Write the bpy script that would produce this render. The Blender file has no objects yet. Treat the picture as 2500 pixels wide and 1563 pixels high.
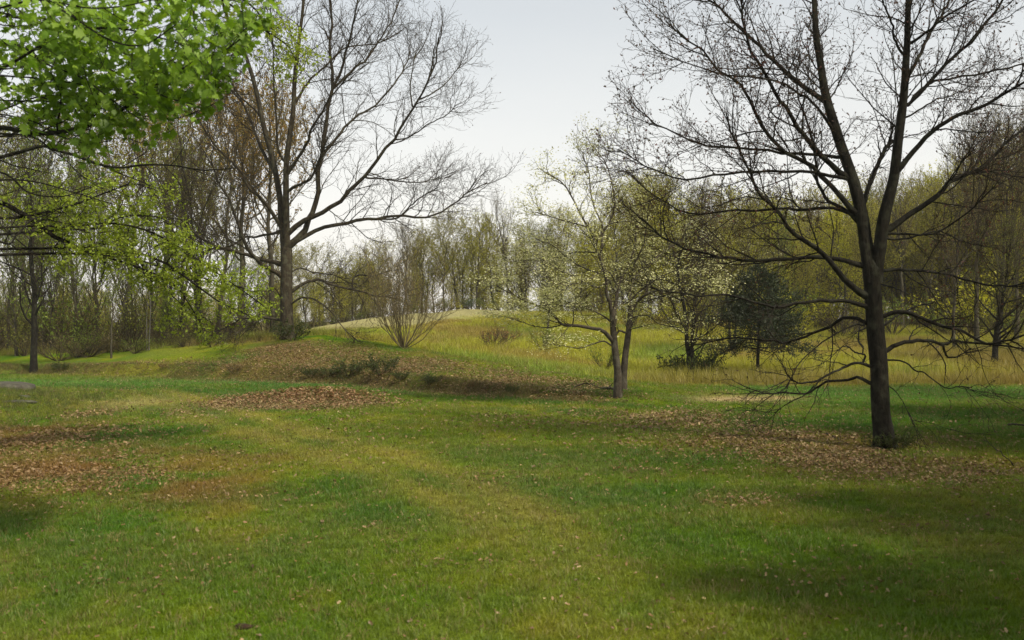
import bpy, math, random
import numpy as np

SC = bpy.context.scene
COL = SC.collection
F = 2430.0            # focal length in units of the 2500-wide frame (35 mm lens)
CAMZ = 2.7            # eye height above the lawn
rad = math.radians

# ------------------------------------------------------------------ camera
cam_d = bpy.data.cameras.new('camera')
cam = bpy.data.objects.new('camera', cam_d)
COL.objects.link(cam)
cam.location = (0, 0, CAMZ)
cam.rotation_euler = (rad(90), 0, 0)
cam_d.sensor_width = 36
cam_d.lens = 36 * F / 2500
cam_d.clip_start = 0.1
cam_d.clip_end = 3000
cam_d.dof.use_dof = True
cam_d.dof.focus_distance = 36
cam_d.dof.aperture_fstop = 2.2
SC.camera = cam

# ------------------------------------------------------------------ sky, sun
SUN_EL, SUN_AZ = rad(48), rad(132)       # azimuth to the right of the view direction (+Y)
w = bpy.data.worlds.new('World')
SC.world = w
w.use_nodes = True
nt = w.node_tree
nt.nodes.clear()
sky = nt.nodes.new('ShaderNodeTexSky')
sky.sky_type = 'NISHITA'
sky.sun_disc = False
sky.sun_elevation = SUN_EL
sky.sun_rotation = SUN_AZ
sky.air_density = 1.0
sky.dust_density = 2.0
sky.ozone_density = 0.2
veil_n = nt.nodes.new('ShaderNodeTexNoise')       # thin high cloud over the whole sky
veil_n.inputs['Scale'].default_value = 1.6
veil_n.inputs['Detail'].default_value = 4
veil_n.inputs['Roughness'].default_value = 0.45
tc = nt.nodes.new('ShaderNodeTexCoord')
mp = nt.nodes.new('ShaderNodeMapping')
mp.inputs['Scale'].default_value = (1.0, 1.0, 5.0)
nt.links.new(tc.outputs['Generated'], mp.inputs['Vector'])
nt.links.new(mp.outputs['Vector'], veil_n.inputs['Vector'])
vr = nt.nodes.new('ShaderNodeMapRange')
vr.inputs['From Min'].default_value = 0.3
vr.inputs['From Max'].default_value = 0.7
vr.inputs['To Min'].default_value = 0.34
vr.inputs['To Max'].default_value = 0.42
nt.links.new(veil_n.outputs['Fac'], vr.inputs['Value'])
mixv = nt.nodes.new('ShaderNodeMix')
mixv.data_type = 'RGBA'
sep = nt.nodes.new('ShaderNodeSeparateXYZ')            # the veil thickens towards the horizon all round
nt.links.new(tc.outputs['Generated'], sep.inputs['Vector'])
hr = nt.nodes.new('ShaderNodeMapRange')
hr.interpolation_type = 'SMOOTHSTEP'
hr.inputs['From Min'].default_value = 0.0
hr.inputs['From Max'].default_value = 0.42
hr.inputs['To Min'].default_value = 0.42
hr.inputs['To Max'].default_value = 0.0
nt.links.new(sep.outputs['Z'], hr.inputs['Value'])
va = nt.nodes.new('ShaderNodeMath')
va.operation = 'ADD'
va.use_clamp = True
nt.links.new(vr.outputs['Result'], va.inputs[0])
nt.links.new(hr.outputs['Result'], va.inputs[1])
nt.links.new(va.outputs['Value'], mixv.inputs['Factor'])
hsv = nt.nodes.new('ShaderNodeHueSaturation')
hsv.inputs['Saturation'].default_value = 0.72
hsv.inputs['Hue'].default_value = 0.485
nt.links.new(sky.outputs['Color'], hsv.inputs['Color'])
nt.links.new(hsv.outputs['Color'], mixv.inputs['A'])
mixv.inputs['B'].default_value = (7.5, 7.2, 6.7, 1)
bg = nt.nodes.new('ShaderNodeBackground')
bg.inputs['Strength'].default_value = 0.15
nt.links.new(mixv.outputs['Result'], bg.inputs['Color'])
wo = nt.nodes.new('ShaderNodeOutputWorld')
nt.links.new(bg.outputs['Background'], wo.inputs['Surface'])

sun_d = bpy.data.lights.new('sun', 'SUN')
sun_d.energy = 4.2
sun_d.angle = rad(3.5)
sun_d.color = (1.0, 0.91, 0.72)
sun = bpy.data.objects.new('sun', sun_d)
COL.objects.link(sun)
sun.rotation_euler = (rad(90) - SUN_EL, 0, math.pi - SUN_AZ)
sun.location = (40, 60, 60)

SC.view_settings.view_transform = 'Standard'
SC.view_settings.look = 'None'
SC.view_settings.exposure = 0.0
SC.view_settings.gamma = 1.0
SC.view_settings.use_curve_mapping = False
SC.render.engine = 'CYCLES'
SC.cycles.max_bounces = 4
SC.cycles.diffuse_bounces = 2
SC.cycles.transmission_bounces = 3
SC.cycles.use_adaptive_sampling = True
SC.cycles.adaptive_threshold = 0.02
SC.cycles.transparent_max_bounces = 4
SC.cycles.use_denoising = True
SC.cycles.denoiser = 'OPENIMAGEDENOISE'
SC.cycles.denoising_input_passes = 'RGB_ALBEDO_NORMAL'
SC.cycles.denoising_prefilter = 'ACCURATE'

# ------------------------------------------------------------------ helpers
def srgb(r, g, b):
    f = lambda c: (c / 255 / 12.92) if c / 255 <= 0.04045 else ((c / 255 + 0.055) / 1.055) ** 2.4
    return (f(r), f(g), f(b))

def ss(a, b, x):
    t = np.clip((x - a) / (b - a), 0, 1)
    return t * t * (3 - 2 * t)

_lat = np.random.default_rng(5).random((256, 256))
def vnoise(x, y, s, seed=0):
    """value noise 0..1 with feature size s"""
    x = np.asarray(x, float) / s + seed * 17.31
    y = np.asarray(y, float) / s + seed * 9.77
    xi, yi = np.floor(x).astype(int), np.floor(y).astype(int)
    fx, fy = x - xi, y - yi
    fx, fy = fx * fx * (3 - 2 * fx), fy * fy * (3 - 2 * fy)
    g = lambda a, b: _lat[a & 255, b & 255]
    return (g(xi, yi) * (1 - fx) + g(xi + 1, yi) * fx) * (1 - fy) + (g(xi, yi + 1) * (1 - fx) + g(xi + 1, yi + 1) * fx) * fy

def fnoise(x, y, s, seed=0, oct=3):
    a, t, m = 1.0, 0.0, 0.0
    for i in range(oct):
        t = t + a * vnoise(x, y, s / 2 ** i, seed + i * 3)
        m += a
        a *= 0.55
    return t / m

class Acc:
    """collects geometry for one mesh"""
    def __init__(s):
        s.v, s.f, s.m, s.t, s.sm, s.n = [], [], [], [], [], 0
    def add(s, V, Fc, mat=0, tint=(0.5, 0.5, 0.5), smooth=True):
        V = np.asarray(V, np.float32).reshape(-1, 3)
        if not len(V):
            return
        Fc = np.asarray(Fc, np.int64)
        s.v.append(V)
        s.f.append(Fc + s.n)
        s.m.append(np.full(len(Fc), mat, np.int32))
        s.sm.append(np.full(len(Fc), smooth, bool))
        t = np.ones((len(V), 4), np.float32)
        t[:, :3] = tint
        s.t.append(t)
        s.n += len(V)
    def mesh(s, name, mats):
        me = bpy.data.meshes.new(name)
        V = np.concatenate(s.v)
        me.vertices.add(len(V))
        me.vertices.foreach_set('co', V.ravel())
        loops = np.concatenate([f.ravel() for f in s.f]).astype(np.int32)
        sizes = np.concatenate([np.full(len(f), f.shape[1], np.int32) for f in s.f])
        starts = np.concatenate([[0], np.cumsum(sizes)[:-1]]).astype(np.int32)
        me.loops.add(len(loops))
        me.loops.foreach_set('vertex_index', loops)
        me.polygons.add(len(sizes))
        me.polygons.foreach_set('loop_start', starts)
        me.polygons.foreach_set('material_index', np.concatenate(s.m))
        me.polygons.foreach_set('use_smooth', np.concatenate(s.sm))
        a = me.attributes.new('tint', 'FLOAT_COLOR', 'POINT')
        a.data.foreach_set('color', np.concatenate(s.t).ravel())
        for m in mats:
            me.materials.append(m)
        me.update(calc_edges=True)
        return me

def link(name, data, parent=None, loc=None):
    o = bpy.data.objects.new(name, data)
    COL.objects.link(o)
    if loc is not None:
        o.location = loc
    if parent is not None:
        o.parent = parent
    return o

def tag(o, label=None, cat=None, group=None, kind=None):
    if label: o['label'] = label
    if cat: o['category'] = cat
    if group: o['group'] = group
    if kind: o['kind'] = kind
    return o

def thing(name, label, cat, loc, group=None):
    o = link(name, None, None, loc)
    o.empty_display_size = 0.3
    return tag(o, label, cat, group)

def copy_tree(root, loc, rz, sc, label, group=None, name=None):
    r = root.copy()
    COL.objects.link(r)
    if name: r.name = name
    r.location = loc
    r.rotation_euler = (0, 0, rz)
    r.scale = sc if hasattr(sc, '__len__') else (sc, sc, sc)
    r['label'] = label
    if group: r['group'] = group
    elif 'group' in r: del r['group']
    for ch in list(root.children):
        c = ch.copy(); COL.objects.link(c); c.parent = r
        for g in list(ch.children):
            d = g.copy(); COL.objects.link(d); d.parent = c
    return r

def unit(a):
    return a / np.maximum(np.linalg.norm(a, axis=-1, keepdims=True), 1e-9)

def tubes(P, R, s):
    """P (B,n,3), R (B,n) -> vertices and quads of B tapered tubes"""
    B, n, _ = P.shape
    T = unit(np.gradient(P, axis=1))
    mT = np.abs(T.mean(1))
    ref = np.eye(3)[np.argmin(mT, axis=1)][:, None, :]
    u = unit(np.cross(T, ref))
    v = np.cross(T, u)
    a = np.arange(s) * 2 * np.pi / s
    ring = P[:, :, None, :] + R[:, :, None, None] * (np.cos(a)[None, None, :, None] * u[:, :, None, :] + np.sin(a)[None, None, :, None] * v[:, :, None, :])
    b = np.arange(B)[:, None, None] * n * s
    i = np.arange(n - 1)[None, :, None] * s
    k = np.arange(s)[None, None, :]
    k2 = (k + 1) % s
    Fq = np.stack([b + i + k, b + i + k2, b + i + s + k2, b + i + s + k], -1).reshape(-1, 4)
    return ring.reshape(-1, 3), Fq

def resample(pts, n):
    """smooth Catmull-Rom resample of a polyline (m,k) to n points"""
    p = np.asarray(pts, float)
    q = np.vstack([2 * p[0] - p[1], p, 2 * p[-1] - p[-2]])
    out = []
    for t in np.linspace(0, len(p) - 1 - 1e-6, n):
        i = int(t); f = t - i
        a, b, c, d = q[i], q[i + 1], q[i + 2], q[i + 3]
        out.append(0.5 * (2 * b + (c - a) * f + (2 * a - 5 * b + 4 * c - d) * f * f + (3 * b - a - 3 * c + d) * f ** 3))
    return np.array(out)

def grow(rng, P, R, counts, tlo, thi, ang, angsd, lfn, n, up=0.1, wig=0.25, rr=0.55, rmax=9, rtip=0.35, rmin=0.003, flat=1.0, droop=0.0):
    """children of the branches P,R. lfn(t, parent_length) -> length. returns P2,R2"""
    B, m, _ = P.shape
    L = np.linalg.norm(np.diff(P, axis=1), axis=2).sum(1)
    idx = np.repeat(np.arange(B), counts)
    K = len(idx)
    if K == 0:
        return np.zeros((0, n, 3)), np.zeros((0, n))
    within = np.concatenate([np.arange(c) for c in counts if c > 0])
    cnt = np.maximum(np.asarray(counts)[idx], 1)
    t = tlo + (thi - tlo) * np.clip((within + rng.random(K)) / cnt, 0, 0.999)
    f = t * (m - 1)
    i0 = np.minimum(f.astype(int), m - 2)
    fr = (f - i0)[:, None]
    p0 = P[idx, i0] * (1 - fr) + P[idx, i0 + 1] * fr
    T = unit(P[idx, i0 + 1] - P[idx, i0])
    r0 = R[idx, i0] * (1 - fr[:, 0]) + R[idx, i0 + 1] * fr[:, 0]
    ref = np.where(np.abs(T[:, 2:3]) < 0.9, np.array([[0, 0, 1.0]]), np.array([[1.0, 0, 0]]))
    u = unit(np.cross(T, ref)); v = np.cross(T, u)
    phi = within * 2.4 + rng.normal(0, 0.7, K) + rng.random(B)[idx] * 6.28
    perp = np.cos(phi)[:, None] * u + np.sin(phi)[:, None] * v * flat
    perp = unit(perp)
    a = np.clip(rng.normal(ang, angsd, K), 0.2, 1.7)[:, None]
    d = unit(np.cos(a) * T + np.sin(a) * perp)
    ln = lfn(t, L[idx]) * rng.uniform(0.65, 1.25, K)
    Q = np.zeros((K, n, 3)); Q[:, 0] = p0
    st = (ln / (n - 1))[:, None]
    for j in range(1, n):
        d = unit(d + rng.normal(0, wig, (K, 3)) / math.sqrt(n) + np.array([[0, 0, up - droop * (j / n)]]) / n * 3)
        Q[:, j] = Q[:, j - 1] + d * st
    rs = np.clip(r0 * rr, rmin, rmax)
    tt = np.linspace(0, 1, n)[None, :]
    RR = np.maximum(rs[:, None] * (1 - (1 - rtip) * tt), rmin * 0.7)
    return Q, RR

def per_len(rng, P, dens):
    L = np.linalg.norm(np.diff(P, axis=1), axis=2).sum(1)
    return np.floor(L * dens + rng.random(len(L))).astype(int)

def along(rng, P, m, tlo=0.3, thi=1.0):
    """m random points per branch with the local direction"""
    B, n, _ = P.shape
    idx = np.repeat(np.arange(B), m)
    t = rng.uniform(tlo, thi, len(idx)) * (n - 1)
    i0 = np.minimum(t.astype(int), n - 2)
    fr = (t - i0)[:, None]
    p = P[idx, i0] * (1 - fr) + P[idx, i0 + 1] * fr
    return p, unit(P[idx, i0 + 1] - P[idx, i0])

def mixcol(rng, n, cols, jit=0.12):
    """random mixture of the listed colours, one per leaf"""
    c = np.asarray(cols, float)
    w_ = rng.dirichlet(np.full(len(c), 0.6), n)
    out = w_ @ c
    return np.clip(out * rng.normal(1, jit, (n, 1)), 0.004, 1)

def leaf_quads(rng, p, size, aspect=0.55, up=0.3, dirv=None):
    """small bent leaf (2 quads = 4 tris) at each point"""
    K = len(p)
    size = np.broadcast_to(size, K)
    d = unit(rng.normal(0, 1, (K, 3)) + (0 if dirv is None else dirv * 0.8))
    nn = unit(rng.normal(0, 1, (K, 3)) + np.array([[0, 0, up * 3]]))
    s = unit(np.cross(d, nn)); nn = np.cross(s, d)
    L, W = size[:, None], (size * aspect / 2)[:, None]
    base, tip = p, p + d * L
    mid = p + d * L * 0.55
    a, b = mid + s * W + nn * W * 0.35, mid - s * W + nn * W * 0.35
    V = np.stack([base, a, tip, b], 1).reshape(-1, 3)
    i = np.arange(K)[:, None] * 4
    Fc = np.concatenate([i + np.array([[0, 1, 2]]), i + np.array([[0, 2, 3]])])
    return V, Fc

def add_leaves(acc, rng, p, size, cols, mat, aspect=0.55, up=0.3, dirv=None, jit=0.15):
    if len(p) == 0: return
    V, Fc = leaf_quads(rng, p, size, aspect, up, dirv)
    acc.add(V, Fc, mat, np.repeat(mixcol(rng, len(p), cols, jit), 4, 0), False)

# ------------------------------------------------------------------ materials
def new_mat(name):
    m = bpy.data.materials.new(name)
    m.use_nodes = True
    m.node_tree.nodes.clear()
    out = m.node_tree.nodes.new('ShaderNodeOutputMaterial')
    return m, m.node_tree, out

def mat_bark(name, dark, light, scale=9.0, lichen=None, lich_amt=0.0, stretch=0.25, bump=0.6):
    m, t, out = new_mat(name)
    N, Lk = t.nodes.new, t.links.new
    tc = N('ShaderNodeTexCoord'); mp = N('ShaderNodeMapping')
    mp.inputs['Scale'].default_value = (1, 1, stretch)
    Lk(tc.outputs['Object'], mp.inputs['Vector'])
    n1 = N('ShaderNodeTexNoise'); n1.inputs['Scale'].default_value = scale; n1.inputs['Detail'].default_value = 6
    n1.inputs['Roughness'].default_value = 0.7
    Lk(mp.outputs['Vector'], n1.inputs['Vector'])
    cr = N('ShaderNodeValToRGB')
    cr.color_ramp.elements[0].position = 0.32; cr.color_ramp.elements[0].color = (*dark, 1)
    cr.color_ramp.elements[1].position = 0.72; cr.color_ramp.elements[1].color = (*light, 1)
    Lk(n1.outputs['Fac'], cr.inputs['Fac'])
    col = cr.outputs['Color']
    if lichen:
        n2 = N('ShaderNodeTexNoise'); n2.inputs['Scale'].default_value = 4.5; n2.inputs['Detail'].default_value = 5
        Lk(tc.outputs['Object'], n2.inputs['Vector'])
        mr = N('ShaderNodeMapRange'); mr.inputs['From Min'].default_value = 0.5; mr.inputs['From Max'].default_value = 0.68
        mr.inputs['To Max'].default_value = lich_amt
        Lk(n2.outputs['Fac'], mr.inputs['Value'])
        mx = N('ShaderNodeMix'); mx.data_type = 'RGBA'
        Lk(mr.outputs['Result'], mx.inputs['Factor']); Lk(col, mx.inputs['A']); mx.inputs['B'].default_value = (*lichen, 1)
        col = mx.outputs['Result']
    bs = N('ShaderNodeBsdfPrincipled')
    bs.inputs['Roughness'].default_value = 0.9
    bs.inputs['Specular IOR Level'].default_value = 0.2
    Lk(col, bs.inputs['Base Color'])
    bp = N('ShaderNodeBump'); bp.inputs['Strength'].default_value = bump; bp.inputs['Distance'].default_value = 0.05
    Lk(n1.outputs['Fac'], bp.inputs['Height']); Lk(bp.outputs['Normal'], bs.inputs['Normal'])
    Lk(bs.outputs['BSDF'], out.inputs['Surface'])
    return m

def mat_foliage(name, trans=0.4, instancer=False, vary=0.18, gloss=0.06, warm=(1.15, 1.1, 0.55)):
    """leaf tissue: colour from the 'tint' attribute, part of the light shines through"""
    m, t, out = new_mat(name)
    N, Lk = t.nodes.new, t.links.new
    at_ = N('ShaderNodeAttribute'); at_.attribute_name = 'tint'
    at_.attribute_type = 'INSTANCER' if instancer else 'GEOMETRY'
    oi = N('ShaderNodeObjectInfo')
    mr = N('ShaderNodeMapRange'); mr.inputs['To Min'].default_value = 1 - vary; mr.inputs['To Max'].default_value = 1 + vary
    Lk(oi.outputs['Random'], mr.inputs['Value'])
    hs = N('ShaderNodeHueSaturation')
    Lk(at_.outputs['Color'], hs.inputs['Color']); Lk(mr.outputs['Result'], hs.inputs['Value'])
    df = N('ShaderNodeBsdfDiffuse'); Lk(hs.outputs['Color'], df.inputs['Color'])
    wm = N('ShaderNodeMix'); wm.data_type = 'RGBA'; wm.blend_type = 'MULTIPLY'; wm.inputs['Factor'].default_value = 1
    Lk(hs.outputs['Color'], wm.inputs['A']); wm.inputs['B'].default_value = (*warm, 1)
    tr = N('ShaderNodeBsdfTranslucent'); Lk(wm.outputs['Result'], tr.inputs['Color'])
    mx = N('ShaderNodeMixShader'); mx.inputs['Fac'].default_value = trans
    Lk(df.outputs['BSDF'], mx.inputs[1]); Lk(tr.outputs['BSDF'], mx.inputs[2])
    gl = N('ShaderNodeBsdfGlossy'); gl.inputs['Roughness'].default_value = 0.5
    m2 = N('ShaderNodeMixShader'); m2.inputs['Fac'].default_value = gloss
    Lk(mx.outputs['Shader'], m2.inputs[1]); Lk(gl.outputs['BSDF'], m2.inputs[2])
    Lk(m2.outputs['Shader'], out.inputs['Surface'])
    return m

M_BARK = mat_bark('bark_dark', (0.004, 0.0035, 0.0025), (0.026, 0.022, 0.014), 16, (0.06, 0.062, 0.038), 0.5, 0.3, 1.0)
M_BARK_L = mat_bark('bark_brown', (0.010, 0.008, 0.005), (0.070, 0.056, 0.033), 9, (0.11, 0.11, 0.07), 0.5, 0.25, 1.0)
M_BARK_D = mat_bark('bark_dogwood', (0.028, 0.023, 0.017), (0.10, 0.082, 0.058), 14, (0.16, 0.15, 0.11), 0.5, 0.6)
M_BARK_B = mat_bark('bark_wood', (0.030, 0.026, 0.016), (0.095, 0.083, 0.052), 5, (0.15, 0.15, 0.11), 0.4)
M_BARK_P = mat_bark('bark_pale', (0.07, 0.065, 0.05), (0.24, 0.22, 0.17), 6, (0.10, 0.10, 0.07), 0.7)
M_TWIG = mat_bark('bark_twig', (0.018, 0.013, 0.009), (0.050, 0.037, 0.025), 20, bump=0.1)
M_TWIG_B = mat_bark('bark_twig_wood', (0.050, 0.041, 0.020), (0.115, 0.095, 0.046), 8, bump=0.1)
M_LEAF = mat_foliage('leaf', 0.5, gloss=0.02)
M_TWIG_S = mat_bark('bark_twig_pale', (0.085, 0.068, 0.034), (0.17, 0.138, 0.07), 8, bump=0.1)
M_PETAL = mat_foliage('petal', 0.35, warm=(1, 1, 0.95), gloss=0.0)
M_CONIFER = mat_foliage('needle', 0.12, gloss=0.03)
M_LITTER = mat_foliage('dead_leaf', 0.12, warm=(1.1, 1.0, 0.8), gloss=0.04)
M_GRASS = mat_foliage('grass_blade', 0.34, instancer=True, vary=0.10, gloss=0.03)
# ------------------------------------------------------------------ terrain shape
_fx = [-90, -60, -35, -23, -14, -6.6, -2.9, 0, 2, 3.6, 6, 10]
_fy = [60, 57, 53, 49.5, 45.6, 40.8, 37.0, 34.9, 33.4, 32.2, 31, 30]
_mx = [-90, -60, -35, -24, -15, -10, -7.3, -2.65, 0.8, 3.6, 6.5]
_mh = [0.3, 0.4, 0.55, 0.85, 1.45, 1.78, 1.5, 1.0, 0.5, 0.3, 0.0]
_bx = [-60, -20, -14, -8, 10]
_bh = [0.25, 0.2, 0.3, 0.75, 0.9]
_hx = [-300, -80, -40, -21.6, -13, -5.2, 1, 10, 28, 60, 140, 300]
_hh = [-1.5, -1.0, -0.3, 0.6, 2.1, 3.6, 3.5, 3.1, 2.3, 2.2, 4, 6]

def foot_y(x):
    return np.interp(x, _fx, _fy) + 0.7 * (vnoise(x, x * 0, 2.3, 4) - 0.5)

def H(x, y):
    x = np.asarray(x, float); y = np.asarray(y, float)
    hm = np.interp(x, _mx, _mh)
    s = y - np.interp(x, _fx, _fy) - 0.7 * (vnoise(x, x * 0, 2.3, 4) - 0.5)
    lip = np.minimum(hm * 0.45, 0.55)
    m = lip * ss(0, 1.1, s) + (hm - lip) * ss(0.7, 8.5, s)
    m = m * (1 - np.interp(x, _bx, _bh) * ss(9, 26, s))
    hill = np.interp(x, _hx, _hh) * ss(44, 106, y) * (1 - 0.35 * ss(112, 180, y))
    z = m + hill
    z = z + 0.34 * np.exp(-((x + 6.5) / 2.7) ** 2 - ((y - 34.4) / 1.3) ** 2)     # leaf-filled step
    z = z + 0.55 * np.exp(-((x + 17.5) / 3.2) ** 2 - ((y - 30) / 5.5) ** 2)       # knoll by the left edge
    z = z + 0.10 * (fnoise(x, y, 7, 1) - 0.5) + 0.05 * (vnoise(x, y, 1.6, 2) - 0.5) * ss(200, 60, y)
    return z

def at(px, py, d):
    """point of the place seen at px,py of the 2500-wide frame, d metres down the view"""
    return np.array([(px - 1250) / F * d, d, CAMZ - (py - 781.5) / F * d])

_ys = np.arange(4, 240, 0.1)
def ground(px, py):
    """where the sight line through px,py meets the ground"""
    x = (px - 1250) / F * _ys
    z = CAMZ - (py - 781.5) / F * _ys
    hit = np.nonzero(z < H(x, _ys))[0]
    k = hit[0] if len(hit) else len(_ys) - 1
    return float(x[k]), float(_ys[k])

def blob(px, py, wpx, hpx):
    cx, cy = ground(px, py)
    y1, y2 = ground(px, py - hpx)[1], ground(px, py + hpx)[1]
    return cx, cy, wpx * cy / F, max(0.5, (y1 - y2) / 2)

def bmask(bl, x, y):
    out = np.zeros_like(x)
    for cx, cy, sx, sy, a in bl:
        out = np.maximum(out, a * np.exp(-((x - cx) / sx) ** 2 - ((y - cy) / sy) ** 2))
    return out

LIT = [blob(730, 984, 180, 20) + (2.3,), blob(600, 983, 100, 16) + (1.8,), blob(870, 985, 80, 20) + (1.2,),
       blob(1640, 1022, 190, 28) + (0.95,), blob(1900, 1085, 330, 45) + (1.0,), blob(2250, 1150, 300, 40) + (0.95,),
       blob(2080, 1130, 250, 30) + (1.05,),
       blob(1820, 1228, 110, 20) + (0.75,), blob(2250, 1290, 120, 20) + (0.6,), blob(1350, 1035, 200, 16) + (0.5,),
       blob(90, 1080, 190, 50) + (0.85,), blob(230, 1170, 270, 50) + (0.8,), blob(60, 1170, 220, 70) + (0.8,),
       blob(230, 1010, 60, 14) + (0.8,), blob(520, 1215, 190, 22) + (0.65,), blob(440, 1010, 60, 12) + (0.4,),
       blob(2050, 1420, 250, 40) + (0.42,), blob(400, 1420, 120, 20) + (0.4,), blob(905, 1290, 30, 8) + (0.6,)]
STRAW = [blob(1800, 975, 110, 7) + (1.2,), blob(1900, 972, 50, 6) + (1.0,), blob(330, 985, 90, 14) + (0.45,)]
_trk = []
for tr in ([(300, 955), (420, 995), (560, 1045), (780, 1110), (1020, 1200), (1200, 1290), (1330, 1400), (1420, 1540)],
           [(400, 955), (560, 1000), (720, 1050), (950, 1110), (1180, 1200), (1350, 1290), (1480, 1400)]):
    _trk.append(resample([ground(*p) for p in tr], 60))
def track(x, y):
    sh = np.shape(x)
    x, y = np.ravel(x), np.ravel(y)
    out = np.zeros(len(x))
    near = np.nonzero((y > 6) & (y < 48) & (np.abs(x) < 30))[0]
    for c in range(0, len(near), 20000):
        k = near[c:c + 20000]
        for t in _trk:
            d2 = ((x[k, None] - t[None, :, 0]) ** 2 + (y[k, None] - t[None, :, 1]) ** 2).min(1)
            out[k] = np.maximum(out[k], np.exp(-d2 / 0.5 ** 2) * (0.35 + 0.65 * ss(9.5, 14, y[k])))
    return out.reshape(sh)

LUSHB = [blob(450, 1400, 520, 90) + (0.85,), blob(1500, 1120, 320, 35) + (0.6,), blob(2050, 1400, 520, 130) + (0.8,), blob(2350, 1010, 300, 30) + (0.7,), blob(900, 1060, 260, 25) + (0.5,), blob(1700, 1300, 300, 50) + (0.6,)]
THATCH = [blob(200, 1150, 330, 70) + (1.0,), blob(470, 1190, 230, 45) + (0.8,), blob(620, 1120, 130, 20) + (0.5,), blob(60, 1060, 160, 40) + (0.9,), blob(560, 1240, 120, 25) + (0.5,),
          blob(2050, 1100, 420, 45) + (0.5,), blob(1800, 1230, 140, 25) + (0.4,), blob(750, 880, 400, 25) + (0.6,), blob(250, 1000, 120, 18) + (0.5,)]
def thatch(x, y):
    n = fnoise(x, y, 0.9, 83, 3)
    return np.clip(bmask(THATCH, x, y) * ss(0.30, 0.62, n) * 1.1, 0, 1)

def litter(x, y):
    """0..1+ share of dead leaves on the ground"""
    base = bmask(LIT, x, y)
    s = y - np.interp(x, _fx, _fy)
    hm = np.interp(x, _mx, _mh)
    bank = ss(-1.2, 0.3, s) * (1 - ss(5.2, 8.2, s)) * ss(0.12, 0.35, hm) * np.interp(x, [-40, -24, -15, -12, -2, 3, 5.5], [0.2, 0.65, 0.8, 1.2, 1.25, 0.9, 0.2])
    bank = bank * (1 - 0.8 * ss(1.5, 3.5, s) * ss(-11, -15, x)) * (1 - 0.25 * ss(0.45, 0.6, fnoise(x, y, 2.6, 99)))
    base = np.maximum(base, bank)
    n = fnoise(x, y, 2.2, 7, 4)
    return np.clip(base * (0.35 + 1.3 * n) + 0.30 * ss(0.60, 0.78, fnoise(x, y, 1.3, 11)) * (y < 45), 0, 1.5)

def meadow(x, y):
    """tall grass of the hollow and the hill behind"""
    s = y - np.interp(x, _fx, _fy)
    edge = np.where(x > 5.5, 41.0 + 1.2 * (vnoise(x, y, 4, 3) - 0.5), 1e9)
    a = ss(0, 1.5, y - edge)
    b = ss(9.0, 11.5, s) * ss(-9.5, -6, x + 0 * y) * ss(8, 5, x)
    c = np.maximum(ss(9, 13, s) * ss(-5, -9, x), ss(5.5, 7.5, s) * ss(-11, -13, x)) * 0.85
    bet = ss(40, 43, y) * ss(2.5, 6, x)
    return np.clip(np.maximum(np.maximum(a, bet), np.maximum(b, c)), 0, 1)

def mown(x, y):
    """pale cut top of the hill"""
    e = y - (73 + (x + 12) * 1.5 + 4 * (fnoise(x, y, 9, 21) - 0.5))
    return ss(-3, 4, e) * ss(6, -1, x) * ss(60, 66, y) * ss(-34, -24, x) * ss(128, 114, y)

C_LUSH = np.array([0.050, 0.122, 0.008]); C_GRASS = np.array([0.112, 0.168, 0.009]); C_YEL = np.array([0.20, 0.20, 0.014])
C_DRY = np.array([0.26, 0.205, 0.085]); C_STRAW = np.array([0.42, 0.33, 0.17]); C_SOIL = np.array([0.055, 0.037, 0.020])
C_MEAD = np.array([0.31, 0.31, 0.028]); C_MEADG = np.array([0.19, 0.26, 0.03]); C_MEADB = np.array([0.27, 0.195, 0.055]); C_MOWN = np.array([0.27, 0.25, 0.115])

def lerp(a, b, t):
    t = np.clip(t, 0, 1)[..., None]
    return a * (1 - t) + b * t

def turf_colour(x, y):
    n1, n2, n3 = fnoise(x, y, 5.0, 31), fnoise(x, y, 1.6, 37), vnoise(x, y, 0.5, 41)
    c = lerp(np.broadcast_to(C_LUSH, x.shape + (3,)), C_GRASS, ss(0.30, 0.62, n1 * 0.6 + n2 * 0.4))
    c = lerp(c, C_YEL, ss(0.45, 0.80, n2 * 0.5 + n3 * 0.3 + n1 * 0.2) * 0.8)
    s = y - np.interp(x, _fx, _fy)
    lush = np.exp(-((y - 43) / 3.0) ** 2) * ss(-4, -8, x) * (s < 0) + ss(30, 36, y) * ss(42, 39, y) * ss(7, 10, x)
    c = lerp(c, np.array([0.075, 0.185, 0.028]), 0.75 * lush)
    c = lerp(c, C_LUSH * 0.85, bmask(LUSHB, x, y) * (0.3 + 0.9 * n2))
    c = lerp(c, np.array([0.27, 0.235, 0.045]), 0.72 * track(x, y) * (0.5 + 0.8 * n2))
    c = lerp(c, C_DRY * 0.8, 0.15 * ss(0.5, 0.75, fnoise(x, y, 3.1, 51)))
    c = lerp(c, np.array([0.20, 0.105, 0.030]), 0.9 * thatch(x, y))
    c = lerp(c, C_STRAW, bmask(STRAW, x, y))
    return c

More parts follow.
